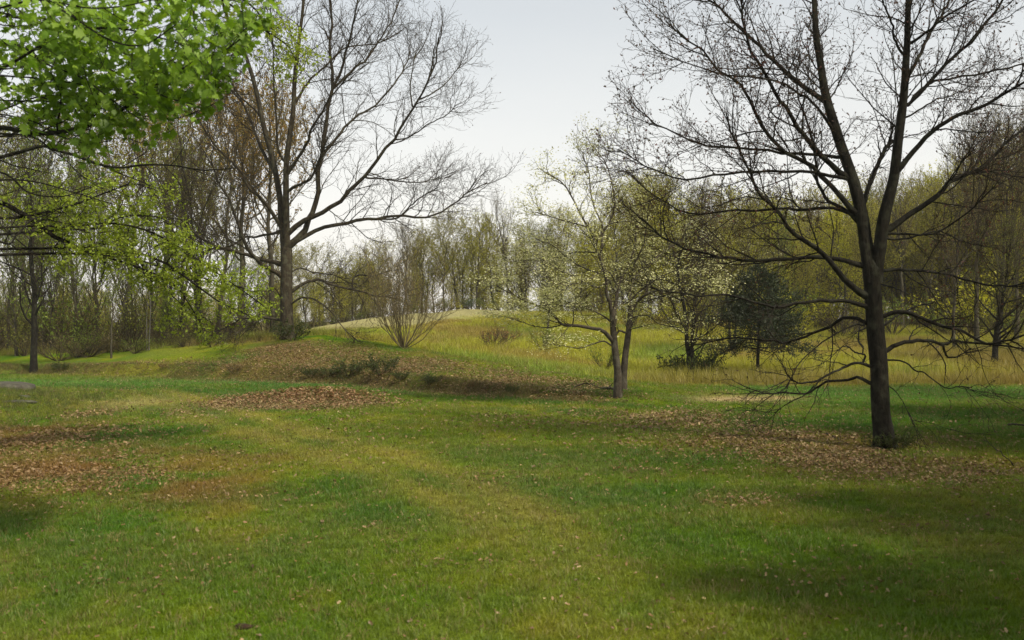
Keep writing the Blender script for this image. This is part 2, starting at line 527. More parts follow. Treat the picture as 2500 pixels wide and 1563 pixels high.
def meadow_colour(x, y):
    n1, n2 = fnoise(x, y, 9, 61), fnoise(x, y, 3.5, 67)
    c = lerp(np.broadcast_to(C_MEAD, x.shape + (3,)), C_MEADG, ss(0.48, 0.75, n1))
    c = lerp(c, C_MEADB, ss(0.50, 0.72, n2) * 0.75)
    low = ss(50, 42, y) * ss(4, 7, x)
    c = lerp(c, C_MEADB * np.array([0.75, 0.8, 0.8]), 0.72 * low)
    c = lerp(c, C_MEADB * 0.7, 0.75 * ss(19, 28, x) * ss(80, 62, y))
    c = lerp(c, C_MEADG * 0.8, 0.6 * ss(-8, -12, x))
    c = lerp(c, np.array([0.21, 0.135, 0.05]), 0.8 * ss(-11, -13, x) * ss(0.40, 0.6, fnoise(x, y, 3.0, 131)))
    return c

# ------------------------------------------------------------------ ground sheet
def grid_axis(parts):
    return np.unique(np.concatenate([np.arange(a, b, s) for a, b, s in parts]))
gx = grid_axis([(-1500, -200, 130), (-200, -60, 10), (-60, -30, 2), (-30, 30, 0.34), (30, 60, 2), (60, 200, 10), (200, 1501, 130)])
gy = grid_axis([(-300, -20, 40), (-20, 4, 3), (4, 62, 0.30), (62, 130, 0.8), (130, 300, 10), (300, 1900, 160)])
GX, GY = np.meshgrid(gx, gy)
GZ = H(GX, GY)
nx, ny = len(gx), len(gy)
ii = (np.arange(ny - 1)[:, None] * nx + np.arange(nx - 1)[None, :]).ravel()
acc = Acc()
md, mw, lt = meadow(GX, GY), mown(GX, GY), litter(GX, GY)
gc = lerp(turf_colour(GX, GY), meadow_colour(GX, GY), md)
gc = lerp(gc, C_MOWN * (0.8 + 0.5 * fnoise(GX, GY, 2.5, 71))[..., None], mw)
gc = lerp(gc, np.array([0.155, 0.105, 0.042]), np.clip(lt * 0.72, 0, 0.75) * (1 - md))
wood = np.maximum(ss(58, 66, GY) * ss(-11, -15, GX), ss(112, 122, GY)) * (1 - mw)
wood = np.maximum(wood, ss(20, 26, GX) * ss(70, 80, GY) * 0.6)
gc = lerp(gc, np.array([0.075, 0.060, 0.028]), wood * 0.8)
s_ = GY - np.interp(GX, _fx, _fy)
cut = np.exp(-((s_ - 0.45) / 0.45) ** 2) * ss(-12, -5, GX) * ss(3.2, 1.0, GX) * (0.4 + 0.9 * fnoise(GX, GY, 1.2, 77))
gc = lerp(gc, C_SOIL, cut * 0.9)
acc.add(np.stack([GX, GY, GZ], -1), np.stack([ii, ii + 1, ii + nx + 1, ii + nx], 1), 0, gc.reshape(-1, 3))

m, t, out = new_mat('ground_cover')
N, Lk = t.nodes.new, t.links.new
a_ = N('ShaderNodeAttribute'); a_.attribute_name = 'tint'
tcg = N('ShaderNodeTexCoord')
n1 = N('ShaderNodeTexNoise'); n1.inputs['Scale'].default_value = 7; n1.inputs['Detail'].default_value = 8; n1.inputs['Roughness'].default_value = 0.75
Lk(tcg.outputs['Object'], n1.inputs['Vector'])
n2 = N('ShaderNodeTexNoise'); n2.inputs['Scale'].default_value = 38; n2.inputs['Detail'].default_value = 4
Lk(tcg.outputs['Object'], n2.inputs['Vector'])
mr = N('ShaderNodeMapRange'); mr.inputs['From Min'].default_value = 0.3; mr.inputs['From Max'].default_value = 0.7
mr.inputs['To Min'].default_value = 0.45; mr.inputs['To Max'].default_value = 1.35
Lk(n1.outputs['Fac'], mr.inputs['Value'])
mr2 = N('ShaderNodeMapRange'); mr2.inputs['From Min'].default_value = 0.3; mr2.inputs['From Max'].default_value = 0.7
mr2.inputs['To Min'].default_value = 0.6; mr2.inputs['To Max'].default_value = 1.3
Lk(n2.outputs['Fac'], mr2.inputs['Value'])
mu = N('ShaderNodeMath'); mu.operation = 'MULTIPLY'
Lk(mr.outputs['Result'], mu.inputs[0]); Lk(mr2.outputs['Result'], mu.inputs[1])
hs = N('ShaderNodeHueSaturation'); Lk(a_.outputs['Color'], hs.inputs['Color']); Lk(mu.outputs['Value'], hs.inputs['Value'])
bs = N('ShaderNodeBsdfDiffuse'); bs.inputs['Roughness'].default_value = 1
Lk(hs.outputs['Color'], bs.inputs['Color'])
bp = N('ShaderNodeBump'); bp.inputs['Strength'].default_value = 0.8; bp.inputs['Distance'].default_value = 0.08
Lk(n1.outputs['Fac'], bp.inputs['Height']); Lk(bp.outputs['Normal'], bs.inputs['Normal'])
Lk(bs.outputs['BSDF'], out.inputs['Surface'])
g = link('ground', acc.mesh('ground', [m]))
tag(g, kind='structure')

# ------------------------------------------------------------------ instanced ground cover (uncountable)
def tuft(name, rng, blades, hgt, width, spread, lean, seg=2, heads=False):
    acc = Acc()
    for b in range(blades):
        a = rng.uniform(0, 6.28); r = spread * math.sqrt(rng.random())
        p = np.array([r * math.cos(a), r * math.sin(a), -0.01])
        a2 = a + rng.normal(0, 1.0)
        ln = rng.uniform(0.25, 1.0) * lean
        h = hgt * rng.uniform(0.5, 1.1)
        side = np.array([-math.sin(a2 + rng.normal(0, 1)), math.cos(a2), 0]) * width / 2
        pts = []
        for k in range(seg + 1):
            f = k / seg
            c = p + np.array([math.cos(a2) * ln * h * f ** 1.8, math.sin(a2) * ln * h * f ** 1.8, h * (f - 0.25 * ln * f * f)])
            wv = 1 - 0.85 * f
            pts += [c - side * wv, c + side * wv]
        fc = [[2 * k, 2 * k + 1, 2 * k + 3, 2 * k + 2] for k in range(seg)]
        acc.add(np.array(pts), np.array(fc), 0, (1, 1, 1), False)
    return bpy.data.objects.new(name, acc.mesh(name, [M_GRASS]))

def scatter(name, pts, rotz, scl, tint, sources, label, cat, tilt=0.15, seed=0):
    """one object: thousands of tufts on given points, shared geometry"""
    rng = np.random.default_rng(seed)
    n = len(pts)
    me = bpy.data.meshes.new(name)
    me.vertices.add(n)
    me.vertices.foreach_set('co', np.asarray(pts, np.float32).ravel())
    a = me.attributes.new('tint', 'FLOAT_COLOR', 'POINT')
    c = np.ones((n, 4), np.float32); c[:, :3] = tint
    a.data.foreach_set('color', c.ravel())
    a = me.attributes.new('turn', 'FLOAT_VECTOR', 'POINT')
    r = np.zeros((n, 3), np.float32); r[:, :2] = rng.normal(0, tilt, (n, 2)); r[:, 2] = rotz
    a.data.foreach_set('vector', r.ravel())
    a = me.attributes.new('size', 'FLOAT_VECTOR', 'POINT')
    a.data.foreach_set('vector', np.asarray(scl, np.float32).ravel())
    a = me.attributes.new('pick', 'INT', 'POINT')
    a.data.foreach_set('value', rng.integers(0, len(sources), n).astype(np.int32))
    o = link(name, me)
    coll = bpy.data.collections.new(name + '_tufts')
    for s in sources:
        coll.objects.link(s)
    ng = bpy.data.node_groups.new(name, 'GeometryNodeTree')
    ng.interface.new_socket('Geometry', in_out='INPUT', socket_type='NodeSocketGeometry')
    ng.interface.new_socket('Geometry', in_out='OUTPUT', socket_type='NodeSocketGeometry')
    N, Lk = ng.nodes.new, ng.links.new
    gi, go = N('NodeGroupInput'), N('NodeGroupOutput')
    ip = N('GeometryNodeInstanceOnPoints')
    ci = N('GeometryNodeCollectionInfo')
    ci.inputs['Collection'].default_value = coll
    ci.inputs['Separate Children'].default_value = True
    ci.inputs['Reset Children'].default_value = True
    def na(nm, ty):
        q = N('GeometryNodeInputNamedAttribute'); q.data_type = ty; q.inputs['Name'].default_value = nm
        return q.outputs['Attribute']
    Lk(gi.outputs[0], ip.inputs['Points'])
    Lk(ci.outputs[0], ip.inputs['Instance'])
    ip.inputs['Pick Instance'].default_value = True
    Lk(na('pick', 'INT'), ip.inputs['Instance Index'])
    Lk(na('turn', 'FLOAT_VECTOR'), ip.inputs['Rotation'])
    Lk(na('size', 'FLOAT_VECTOR'), ip.inputs['Scale'])
    Lk(ip.outputs['Instances'], go.inputs[0])
    md_ = o.modifiers.new('tufts', 'NODES'); md_.node_group = ng
    tag(o, label, cat, kind='stuff')
    return o

def wedge(rng, n, d0, d1, power, margin=2.5, spread=0.56):
    """n points in the view wedge; density per m2 falls as d**-power"""
    k = 2 - power
    u = rng.random(n)
    d = (d0 ** k + u * (d1 ** k - d0 ** k)) ** (1 / k)
    x = rng.uniform(-1, 1, n) * (spread * d + margin)
    return x, d

rng = np.random.default_rng(11)
SHORT = [tuft('lawn_tuft', rng, 16, 0.075, 0.0075, 0.10, 0.9) for _ in range(5)]
x, y = wedge(rng, 120000, 6.5, 49, 1.25)
s_ = y - foot_y(x)
keep = (meadow(x, y) < 0.5) & (rng.random(len(x)) > 0.45 * np.clip(litter(x, y), 0, 1.3)) & (rng.random(len(x)) > 0.8 * bmask(STRAW, x, y))
keep &= ~((s_ > 0) & (s_ < 0.9) & (x > -10) & (rng.random(len(x)) < 0.6))
x, y = x[keep], y[keep]
sc_ = rng.uniform(0.6, 1.25, len(x)) * (0.85 + y / 70)
hz = sc_ * (0.7 + 0.7 * fnoise(x, y, 1.1, 91))
col = turf_colour(x, y) * rng.normal(1.25, 0.22, (len(x), 1)).clip(0.5, 2)
col = lerp(col, C_DRY, (rng.random(len(x)) < 0.13) * 0.8)
scatter('lawn_grass', np.stack([x, y, H(x, y)], 1), rng.uniform(0, 6.28, len(x)), np.stack([sc_, sc_, hz], 1), col, SHORT,
        'short patchy green lawn grass covering the foreground', 'grass', 0.2, 1)

TALL = [tuft('meadow_tuft', rng, 13, 0.55, 0.016, 0.20, 0.55, 2) for _ in range(5)]
x, y = wedge(rng, 90000, 38, 112, 0.9, 6)
w_ = meadow(x, y) * (1 - mown(x, y))
keep = (rng.random(len(x)) < w_)
x, y = x[keep], y[keep]
sc_ = rng.uniform(0.55, 1.2, len(x)) * (0.8 + y / 130)
hz = sc_ * (0.45 + 0.9 * fnoise(x, y, 3.0, 95)) * (0.75 + 0.5 * ss(4, 8, x) * ss(60, 45, y)) * (1 - 0.6 * ss(-14, 0, y - 73 - (x + 12) * 1.5) * ss(9, 3, x) * ss(-16, -11, x))
col = meadow_colour(x, y) * rng.normal(1.15, 0.2, (len(x), 1)).clip(0.5, 2)
col = lerp(col, C_DRY, (rng.random(len(x)) < 0.12) * 0.8)
scatter('meadow_grass', np.stack([x, y, H(x, y)], 1), rng.uniform(0, 6.28, len(x)), np.stack([sc_, sc_, hz], 1), col, TALL,
        'tall yellow green meadow grass on the slope beyond the mound', 'grass', 0.12, 2)

x = rng.uniform(-30, 4.5, 14000); s_ = rng.normal(0.45, 0.55, len(x)); y = foot_y(x) + s_
k = (rng.random(len(x)) < ss(0.1, 0.5, np.interp(x, _mx, _mh))) & (rng.random(len(x)) < ss(0.25, 0.75, fnoise(x, y, 1.1, 123, 4)))
x, y = x[k], y[k]
sc_ = rng.uniform(0.15, 0.45, len(x)) * (0.5 + fnoise(x, y, 2.3, 125))
col = mixcol(rng, len(x), [(0.06, 0.08, 0.016), (0.15, 0.10, 0.035), (0.11, 0.12, 0.022), (0.23, 0.17, 0.07)], 0.25)
scatter('bank_grass', np.stack([x, y, H(x, y)], 1), rng.uniform(0, 6.28, len(x)), np.stack([sc_, sc_, sc_ * rng.uniform(0.5, 1.1, len(x))], 1), col, TALL,
        'rough dark olive grass overhanging the mound bank', 'grass', 0.35, 3)

x = rng.normal(-16.5, 2.6, 5200); y = rng.normal(29.5, 3.2, 5200)
sc_ = rng.uniform(0.2, 0.55, len(x)) * (0.45 + fnoise(x, y, 1.6, 127)) * ss(-10.5, -13.5, x)
k = sc_ > 0.06
x, y, sc_ = x[k], y[k], sc_[k]
col = mixcol(rng, len(x), [(0.05, 0.085, 0.016), (0.09, 0.12, 0.02), (0.16, 0.13, 0.045)], 0.25)
scatter('rough_grass', np.stack([x, y, H(x, y)], 1), rng.uniform(0, 6.28, len(x)), np.stack([sc_, sc_, sc_ * 0.8], 1), col, TALL,
        'rough unmown grass on the knoll by the grey boulder', 'grass', 0.35, 4)

# dead leaves: curled lobed leaves lying on the turf
rng = np.random.default_rng(12)
x, y = wedge(rng, 520000, 7, 50, 0.75, 2)
keep = rng.random(len(x)) < np.clip(litter(x, y) ** 1.6 * 0.62 + 0.022, 0, 1) * (1 - meadow(x, y))
x, y = x[keep], y[keep]
K = len(x)
z = H(x, y) + rng.uniform(0.012, 0.05, K)
size = rng.uniform(0.045, 0.105, K) * (0.55 + 0.45 * ss(10, 26, y)) * (1 + 0.35 * np.exp(-((x + 6.5) / 3.2) ** 2 - ((y - 33.4) / 1.6) ** 2))
ang = rng.uniform(0, 6.28, K)
nrm = unit(rng.normal(0, 0.45, (K, 3)) + np.array([[0, 0, 1.0]]))
d = np.stack([np.cos(ang), np.sin(ang), np.zeros(K)], 1)
d = unit(d - nrm * (d * nrm).sum(1, keepdims=True)); s2 = np.cross(nrm, d)
shape = np.array([(-0.5, 0, 0), (-0.2, 0.30, 0.16), (0.12, 0.2, 0.1), (0.3, 0.27, 0.2), (0.55, 0, 0.1), (0.3, -0.25, 0.16), (0.1, -0.18, 0.08), (-0.2, -0.32, 0.2)])
P0 = np.stack([x, y, z], 1)
V = P0[:, None, :] + size[:, None, None] * (shape[None, :, 0:1] * d[:, None] + shape[None, :, 1:2] * s2[:, None] + shape[None, :, 2:3] * nrm[:, None])
i = np.arange(K)[:, None] * 8
acc = Acc()
tint = mixcol(rng, K, [(0.29, 0.19, 0.080), (0.15, 0.080, 0.030), (0.43, 0.33, 0.17), (0.20, 0.105, 0.040), (0.09, 0.055, 0.022)], 0.2)
pal = np.exp(-((x + 6.5) / 3.2) ** 2 - ((y - 33.4) / 1.6) ** 2)
tint = lerp(tint, np.array([0.32, 0.13, 0.055]), pal * 0.45 * rng.random(K))
tint = lerp(tint, np.array([0.24, 0.11, 0.038]), bmask(LIT[10:13], x, y) * 0.6 * rng.random(K))
tt = np.repeat(tint, 8, 0)
acc.add(V, np.concatenate([i + np.array([[2, 3, 4, 5]]), i + np.array([[0, 1, 2, 6]])]), 0, tt, False)
acc.f.append(np.concatenate([i + np.array([[0, 6, 7]]), i + np.array([[2, 5, 6]])]))
acc.m.append(np.zeros(2 * K, np.int32)); acc.sm.append(np.zeros(2 * K, bool))
o = link('fallen_leaves', acc.mesh('fallen_leaves', [M_LITTER]))
tag(o, 'brown and tan dead leaves scattered over lawn and mound', 'leaves', kind='stuff')
print('LITTER', K)
# ------------------------------------------------------------------ the three traced trees
def line(txt):
    return [tuple(float(v) for v in p.split(',')) for p in txt.split()]

def stem_mesh(acc, P, R, sides, rng, flare=0.0, lobes=5, mat=0, ground_z=0.0):
    """thick stem with uneven girth and spreading roots"""
    n = len(P)
    T = unit(np.gradient(P, axis=0))
    ref = np.array([0, 1.0, 0])
    u = unit(np.cross(T, ref)); v = np.cross(T, u)
    a = np.arange(sides) * 2 * np.pi / sides
    hgt = P[:, 2] - ground_z
    ph = rng.random() * 6
    lob = 1 + flare * np.exp(-np.clip(hgt, 0, None) / 0.28)[:, None] * (0.55 + 0.45 * np.cos(lobes * a + ph)[None, :])
    nz = 1 + 0.05 * np.sin(3 * a + ph)[None, :] + rng.normal(0, 0.018, (n, sides))
    rr = R[:, None] * lob * nz
    ring = P[:, None, :] + rr[:, :, None] * (np.cos(a)[None, :, None] * u[:, None] + np.sin(a)[None, :, None] * v[:, None])
    i = np.arange(n - 1)[:, None] * sides; k = np.arange(sides)[None, :]; k2 = (k + 1) % sides
    acc.add(ring.reshape(-1, 3), np.stack([i + k, i + k2, i + sides + k2, i + sides + k], -1).reshape(-1, 4), mat)

def traced(txt, d0, d1, w0, w1, n, rng, wob=0.01, p=0.8):
    """polyline px,py,... -> world points and radii; depth runs from d0 to d1 along it"""
    pts = resample(line(txt), n)
    t = np.linspace(0, 1, n)
    d = d0 + (d1 - d0) * t ** 1.2
    P = np.stack([(pts[:, 0] - 1250) / F * d, d, CAMZ - (pts[:, 1] - 781.5) / F * d], 1)
    L = np.linalg.norm(P[-1] - P[0])
    P += np.cumsum(rng.normal(0, wob * L / n, (n, 3)), 0) * t[:, None]
    if wob > 0.01:
        P[1:-1] += rng.normal(0, 1, (n - 2, 3)) * (0.0028 * L * ss(0.02, 0.2, t[1:-1]))[:, None]      # kinks
    wpx = w0 + (w1 - w0) * t ** p
    return P, wpx / 2 * d / F

def grow_limb(acc_l, acc_t, rng, P, R, spec, reach=1.0):
    """side branches on a limb (into acc_l) and fine twigs (into acc_t)"""
    P, R = P[None], R[None]
    s = spec
    P1, R1 = grow(rng, P, R, per_len(rng, P, s['d1']), s.get('t1', 0.22), 0.98, s.get('a1', 0.75), 0.2,
                  lambda t, L: s['l1'] * (1.15 - 0.6 * t) * np.clip(L / 4, 0.35, 1.15) * reach, 8, s['up'], s['wig'], 0.5, s['rmax1'], 0.3, s['rmin'] * 1.6, droop=s.get('droop', 0))
    # the limb's own end carries on as a few long shoots
    Pe, Re = grow(rng, P, R, np.full(1, s.get('ends', 5)), 0.8, 1.0, 0.42, 0.2, lambda t, L: np.full_like(t, s['l1'] * 0.9 * reach), 8, s['up'], s['wig'], 0.8, s['rmax1'], 0.3, s['rmin'] * 1.6)
    P1 = np.concatenate([P1, Pe]); R1 = np.concatenate([R1, Re])
    acc_l.add(*tubes(P1, R1, 5))
    P2, R2 = grow(rng, P1, R1, per_len(rng, P1, s['d2']), 0.12, 1.0, 0.72, 0.22, lambda t, L: s['l2'] * (1.2 - 0.6 * t) * np.clip(L / 1.6, 0.5, 1.2), 6, s['up'] * 0.8, s['wig'], 0.6, s['rmax1'] * 0.6, 0.45, s['rmin'] * 1.15, droop=s.get('droop', 0))
    acc_t.add(*tubes(P2, R2, 3))
    P3, R3 = grow(rng, P2, R2, per_len(rng, P2, s['d3']), 0.15, 1.0, 0.7, 0.25, lambda t, L: s['l3'] * (1.2 - 0.5 * t), 4, s['up'] * 0.6, s['wig'], 0.75, s['rmin'] * 1.2, 0.6, s['rmin'])
    acc_t.add(*tubes(P3, R3, 3))
    return P1, P2, P3

def buds(acc, rng, P3, P2, spec, mat=1):
    tips = np.concatenate([P3[:, -1], P2[:, -1]]); dirs = np.concatenate([P3[:, -1] - P3[:, -2], P2[:, -1] - P2[:, -2]])
    dirs = unit(dirs)
    k = rng.random(len(tips)) < spec['bud_share']
    add_leaves(acc, rng, tips[k], rng.uniform(0.6, 1.3, k.sum()) * spec['bud'], spec['bud_cols'], mat, 0.5, -0.3, dirs[k] * 1.2)
    p, dv = along(rng, P3, spec.get('bud_along', 1), 0.2, 0.9)
    k = rng.random(len(p)) < spec['bud_share'] * 0.6
    add_leaves(acc, rng, p[k], rng.uniform(0.5, 1.0, k.sum()) * spec['bud'] * 0.8, spec['bud_cols'], mat, 0.5, -0.2, dv[k])

def traced_tree(name, label, cat, d0, base, stems, limbs, spec, seed, bark, twigm, flare=0.5, extra=None):
    rng = np.random.default_rng(seed)
    bx, by = (base[0] - 1250) / F * d0, d0
    bz = float(H(bx, by))
    root = thing(name, label, cat, (bx, by, bz))
    off = np.array([bx, by, bz])
    acc = Acc()
    stemlist = []
    for k, (txt, dz, w0, w1, p) in enumerate(stems):
        P, R = traced(txt, d0, d0 + dz, w0, w1, 34, rng, 0.004, p)
        if k == 0:
            P[0, 2] = bz - 0.25
            if not spec.get('multi'): R[-7:] *= np.linspace(1, 0.25, 7)
        stem_mesh(acc, P - off, R, 16, rng, flare if k == 0 or spec.get('multi') else 0, 5, 0, 0.0)
        stemlist.append((P, R))
    link('trunk', acc.mesh('trunk', [bark]), root)
    # the stems' own twigs
    for (P, R) in list(stemlist[1:]):
        al, atw = Acc(), Acc()
        tw = grow_limb(al, atw, rng, P[12:] - off, R[12:], dict(spec, d1=spec['d1'] * 0.8), 1.0)
        buds(atw, rng, tw[2], tw[1], spec)
        o = link('upper_branches', al.mesh('upper_branches', [bark]), root)
        link('twigs', atw.mesh('twigs', [twigm, spec['bud_mat']]), o)['kind'] = 'stuff'
        if extra: extra(o, rng, tw)
    for (txt, dz, w0, w1) in limbs:
        q0 = np.array(line(txt)[0])
        allp = np.concatenate([s_[0] for s_ in stemlist])
        allr = np.concatenate([s_[1] for s_ in stemlist])
        uv = np.stack([1250 + allp[:, 0] / allp[:, 1] * F, 781.5 - (allp[:, 2] - CAMZ) / allp[:, 1] * F], 1)
        j = int(np.argmin(((uv - q0) ** 2).sum(1)))
        P, R = traced(txt, allp[j, 1], allp[j, 1] + dz, w0, w1, 22, rng, 0.025)
        if np.linalg.norm(uv[j] - q0) < 40:          # grow out of the wood it springs from
            P[0] = allp[j]; P[1] = P[1] * 0.7 + (P[0] + P[2]) * 0.15
            R[0] = min(R[0] * 1.25, allr[j] * 0.8); R[1] = min(R[1] * 1.1, allr[j] * 0.8)
        stemlist.append((P, R))
        al, atw = Acc(), Acc()
        stem_mesh(al, P - off, R, 9, rng)
        low = P[:, 2].mean() - off[2] < spec.get('low', 0)          # shaded low limbs carry fewer, drooping twigs
        sp = dict(spec, d1=spec['d1'] * 0.62, d2=spec['d2'] * 0.6, d3=spec['d3'] * 0.55, up=0.0, bud_share=0.15) if low else spec
        tw = grow_limb(al, atw, rng, P - off, R, sp, 1.0)
        buds(atw, rng, tw[2], tw[1], sp)
        o = link('limb', al.mesh('limb', [bark]), root)
        link('twigs', atw.mesh('twigs', [twigm, spec['bud_mat']]), o)['kind'] = 'stuff'
        if extra: extra(o, rng, tw)
    return root

R_SPEC = dict(low=3.4, d1=3.3, l1=1.4, d2=6.2, l2=0.62, d3=6.8, l3=0.24, up=0.12, wig=0.42, rmax1=0.018, rmin=0.0038, bud=0.065, bud_share=0.8,
              bud_cols=[(0.075, 0.045, 0.03), (0.12, 0.04, 0.04), (0.055, 0.05, 0.025)], bud_mat=M_LEAF)
R_STEMS = [
    ('2163,1100 2157,1050 2151,1000 2147,900 2138,800 2131,700 2131,640 2131,615', 0, 47, 39, 0.6),
    ('2127,690 2120,640 2113,590 2102,519 2082,440 2054,360 2029,281 2013,223 2004,165 1992,83 1988,0 1978,-200 1972,-420', 0.6, 37, 8, 1.0),
    ('2137,690 2141,640 2148,606 2157,539 2171,479 2183,430 2194,331 2205,248 2211,165 2215,83 2217,0 2222,-220 2224,-460', -0.7, 36, 8, 1.0)]
R_LIMBS = [
    ('2165,566 2223,521 2285,480 2327,438 2389,417 2430,380 2500,310 2600,240', 1.2, 16, 5),
    ('2327,438 2400,420 2500,432 2580,440', 2.0, 7, 3),
    ('2188,425 2228,372 2277,322 2327,289 2389,264 2451,231 2500,202 2620,130', -1.5, 14, 5),
    ('2212,270 2236,231 2265,207 2306,194 2409,178 2500,157 2590,130', 1.8, 9, 3),
    ('2214,262 2257,215 2310,157 2372,103 2422,41 2451,0 2490,-80 2520,-170', -0.6, 11, 4),
    ('2216,190 2244,136 2273,74 2298,33 2318,0 2370,-120 2400,-220', 1.4, 10, 4),
    ('2218,110 2257,83 2310,41 2380,0 2480,-60', -2.0, 8, 3),
    ('2208,140 2186,103 2178,62 2161,20 2153,0 2130,-100', -1.6, 7, 3),
    ('2205,292 2244,269 2285,244 2327,231 2368,207 2420,170', 2.4, 5, 2),
    ('2104,550 2112,484 2132,430 2157,372 2178,343', 0.9, 13, 9),
    ('2150,571 2211,571 2257,575 2306,558 2376,508 2430,455', -1.2, 7, 3),
    ('2150,583 2211,583 2290,565 2350,590 2400,600', 1.4, 6, 2),
    ('2066,446 2033,405 1996,372 1971,339 1951,310 1926,269 1897,231 1872,182 1847,141 1831,103 1818,54 1814,0 1800,-120', -1.3, 15, 4),
    ('2025,258 1975,219 1926,182 1872,132 1831,91 1789,54 1731,0 1640,-60', 1.7, 14, 4),
    ('2040,330 1996,264 1955,231 1900,200 1850,190 1780,185 1700,160 1600,120', -2.3, 8, 2.5),
    ('2095,533 2070,504 2050,475 2008,434 1975,397 1913,368 1868,318 1839,269 1818,227 1798,198 1748,165 1715,124 1665,91 1624,50', -1.0, 15, 3),
    ('2100,554 2075,521 2037,500 2013,480 1996,438 1992,413 1984,360 1971,298 1946,248 1942,186 1955,145', 1.8, 11, 3),
    ('2058,389 2017,380 1955,376 1872,368 1789,360 1731,360 1694,343 1645,322 1583,289 1541,248', 1.6, 9, 2.5),
    ('2070,434 2037,432 1996,422 1913,420 1831,420 1748,426 1674,438 1603,418 1562,397 1508,364', -1.9, 10, 2.5),
    ('2075,523 2037,508 1996,508 1955,513 1905,511 1851,515 1789,513 1731,521 1674,521 1624,496 1574,459 1525,413', 2.3, 9, 2.5),
    ('2118,735 2084,702 2056,674 2029,638 2005,614 1969,590 1929,559 1910,523 1886,495 1858,471 1842,440 1830,400 1800,340 1780,270', -1.4, 17, 4),
    ('2108,652 2056,634 1997,626 1937,630 1838,636 1767,626 1699,614 1648,594 1608,567 1560,530', 1.0, 13, 3),
    ('2116,752 2076,737 2037,735 1977,737 1917,745 1878,749 1838,739 1790,727 1719,721 1660,717 1600,710 1530,690', -2.2, 11, 2.5),
    ('2120,797 2092,777 2056,779 2017,801 1977,817 1925,835 1878,829 1830,827 1779,825 1719,840 1679,848', 2.0, 10, 2.5),
    ('2118,800 2090,792 2040,815 1990,850 1950,890 1930,930 1900,965', -1.0, 5, 2),
    ('2126,895 2096,886 2068,894 2037,908 1997,928 1957,936 1933,928 1919,912', -0.8, 8, 3),
    ('2130,940 2096,922 2068,928 2017,932 1997,946 1965,962 1917,958 1878,962 1828,948', 1.3, 9, 2.5),
    ('1990,940 1965,965 1925,985 1890,1010', 0.8, 3.5, 1.5),
    ('2120,868 2088,860 2068,845 2050,850', -1.0, 5, 2),
    ('2110,850 2097,835 2096,815 2100,800', 1.0, 6, 3),
    ('2140,672 2167,658 2215,658 2275,664 2334,674 2386,690 2441,698 2493,692 2580,670', 1.5, 9, 3),
    ('2145,782 2175,765 2207,761 2235,769 2275,787 2314,799 2346,805 2374,821 2413,837 2453,829 2500,817 2590,800', -1.4, 12, 4),
    ('2150,800 2175,782 2207,764 2250,745 2300,735', 2.0, 7, 2),
    ('2155,868 2183,844 2219,833 2255,831 2302,840 2330,831 2366,837 2413,840 2473,850 2560,860', 1.2, 12, 3),
    ('2302,840 2306,858 2315,872 2340,870 2370,850', 1.0, 7, 2.5),
    ('2150,878 2203,882 2235,904 2259,912 2306,948 2340,945 2375,948', -1.6, 5, 2),
    ('2160,940 2180,950 2200,975 2230,1030', -0.8, 3, 1.5),
    ('2135,690 2190,705 2240,730 2290,760', -2.0, 4, 2)]
traced_tree('bare_tree', 'large dark bare tree with forked trunk and long low spreading limbs on the right', 'tree', 21.0, (2163, 1095), R_STEMS, R_LIMBS, R_SPEC, 3, M_BARK, M_TWIG, 0.5)

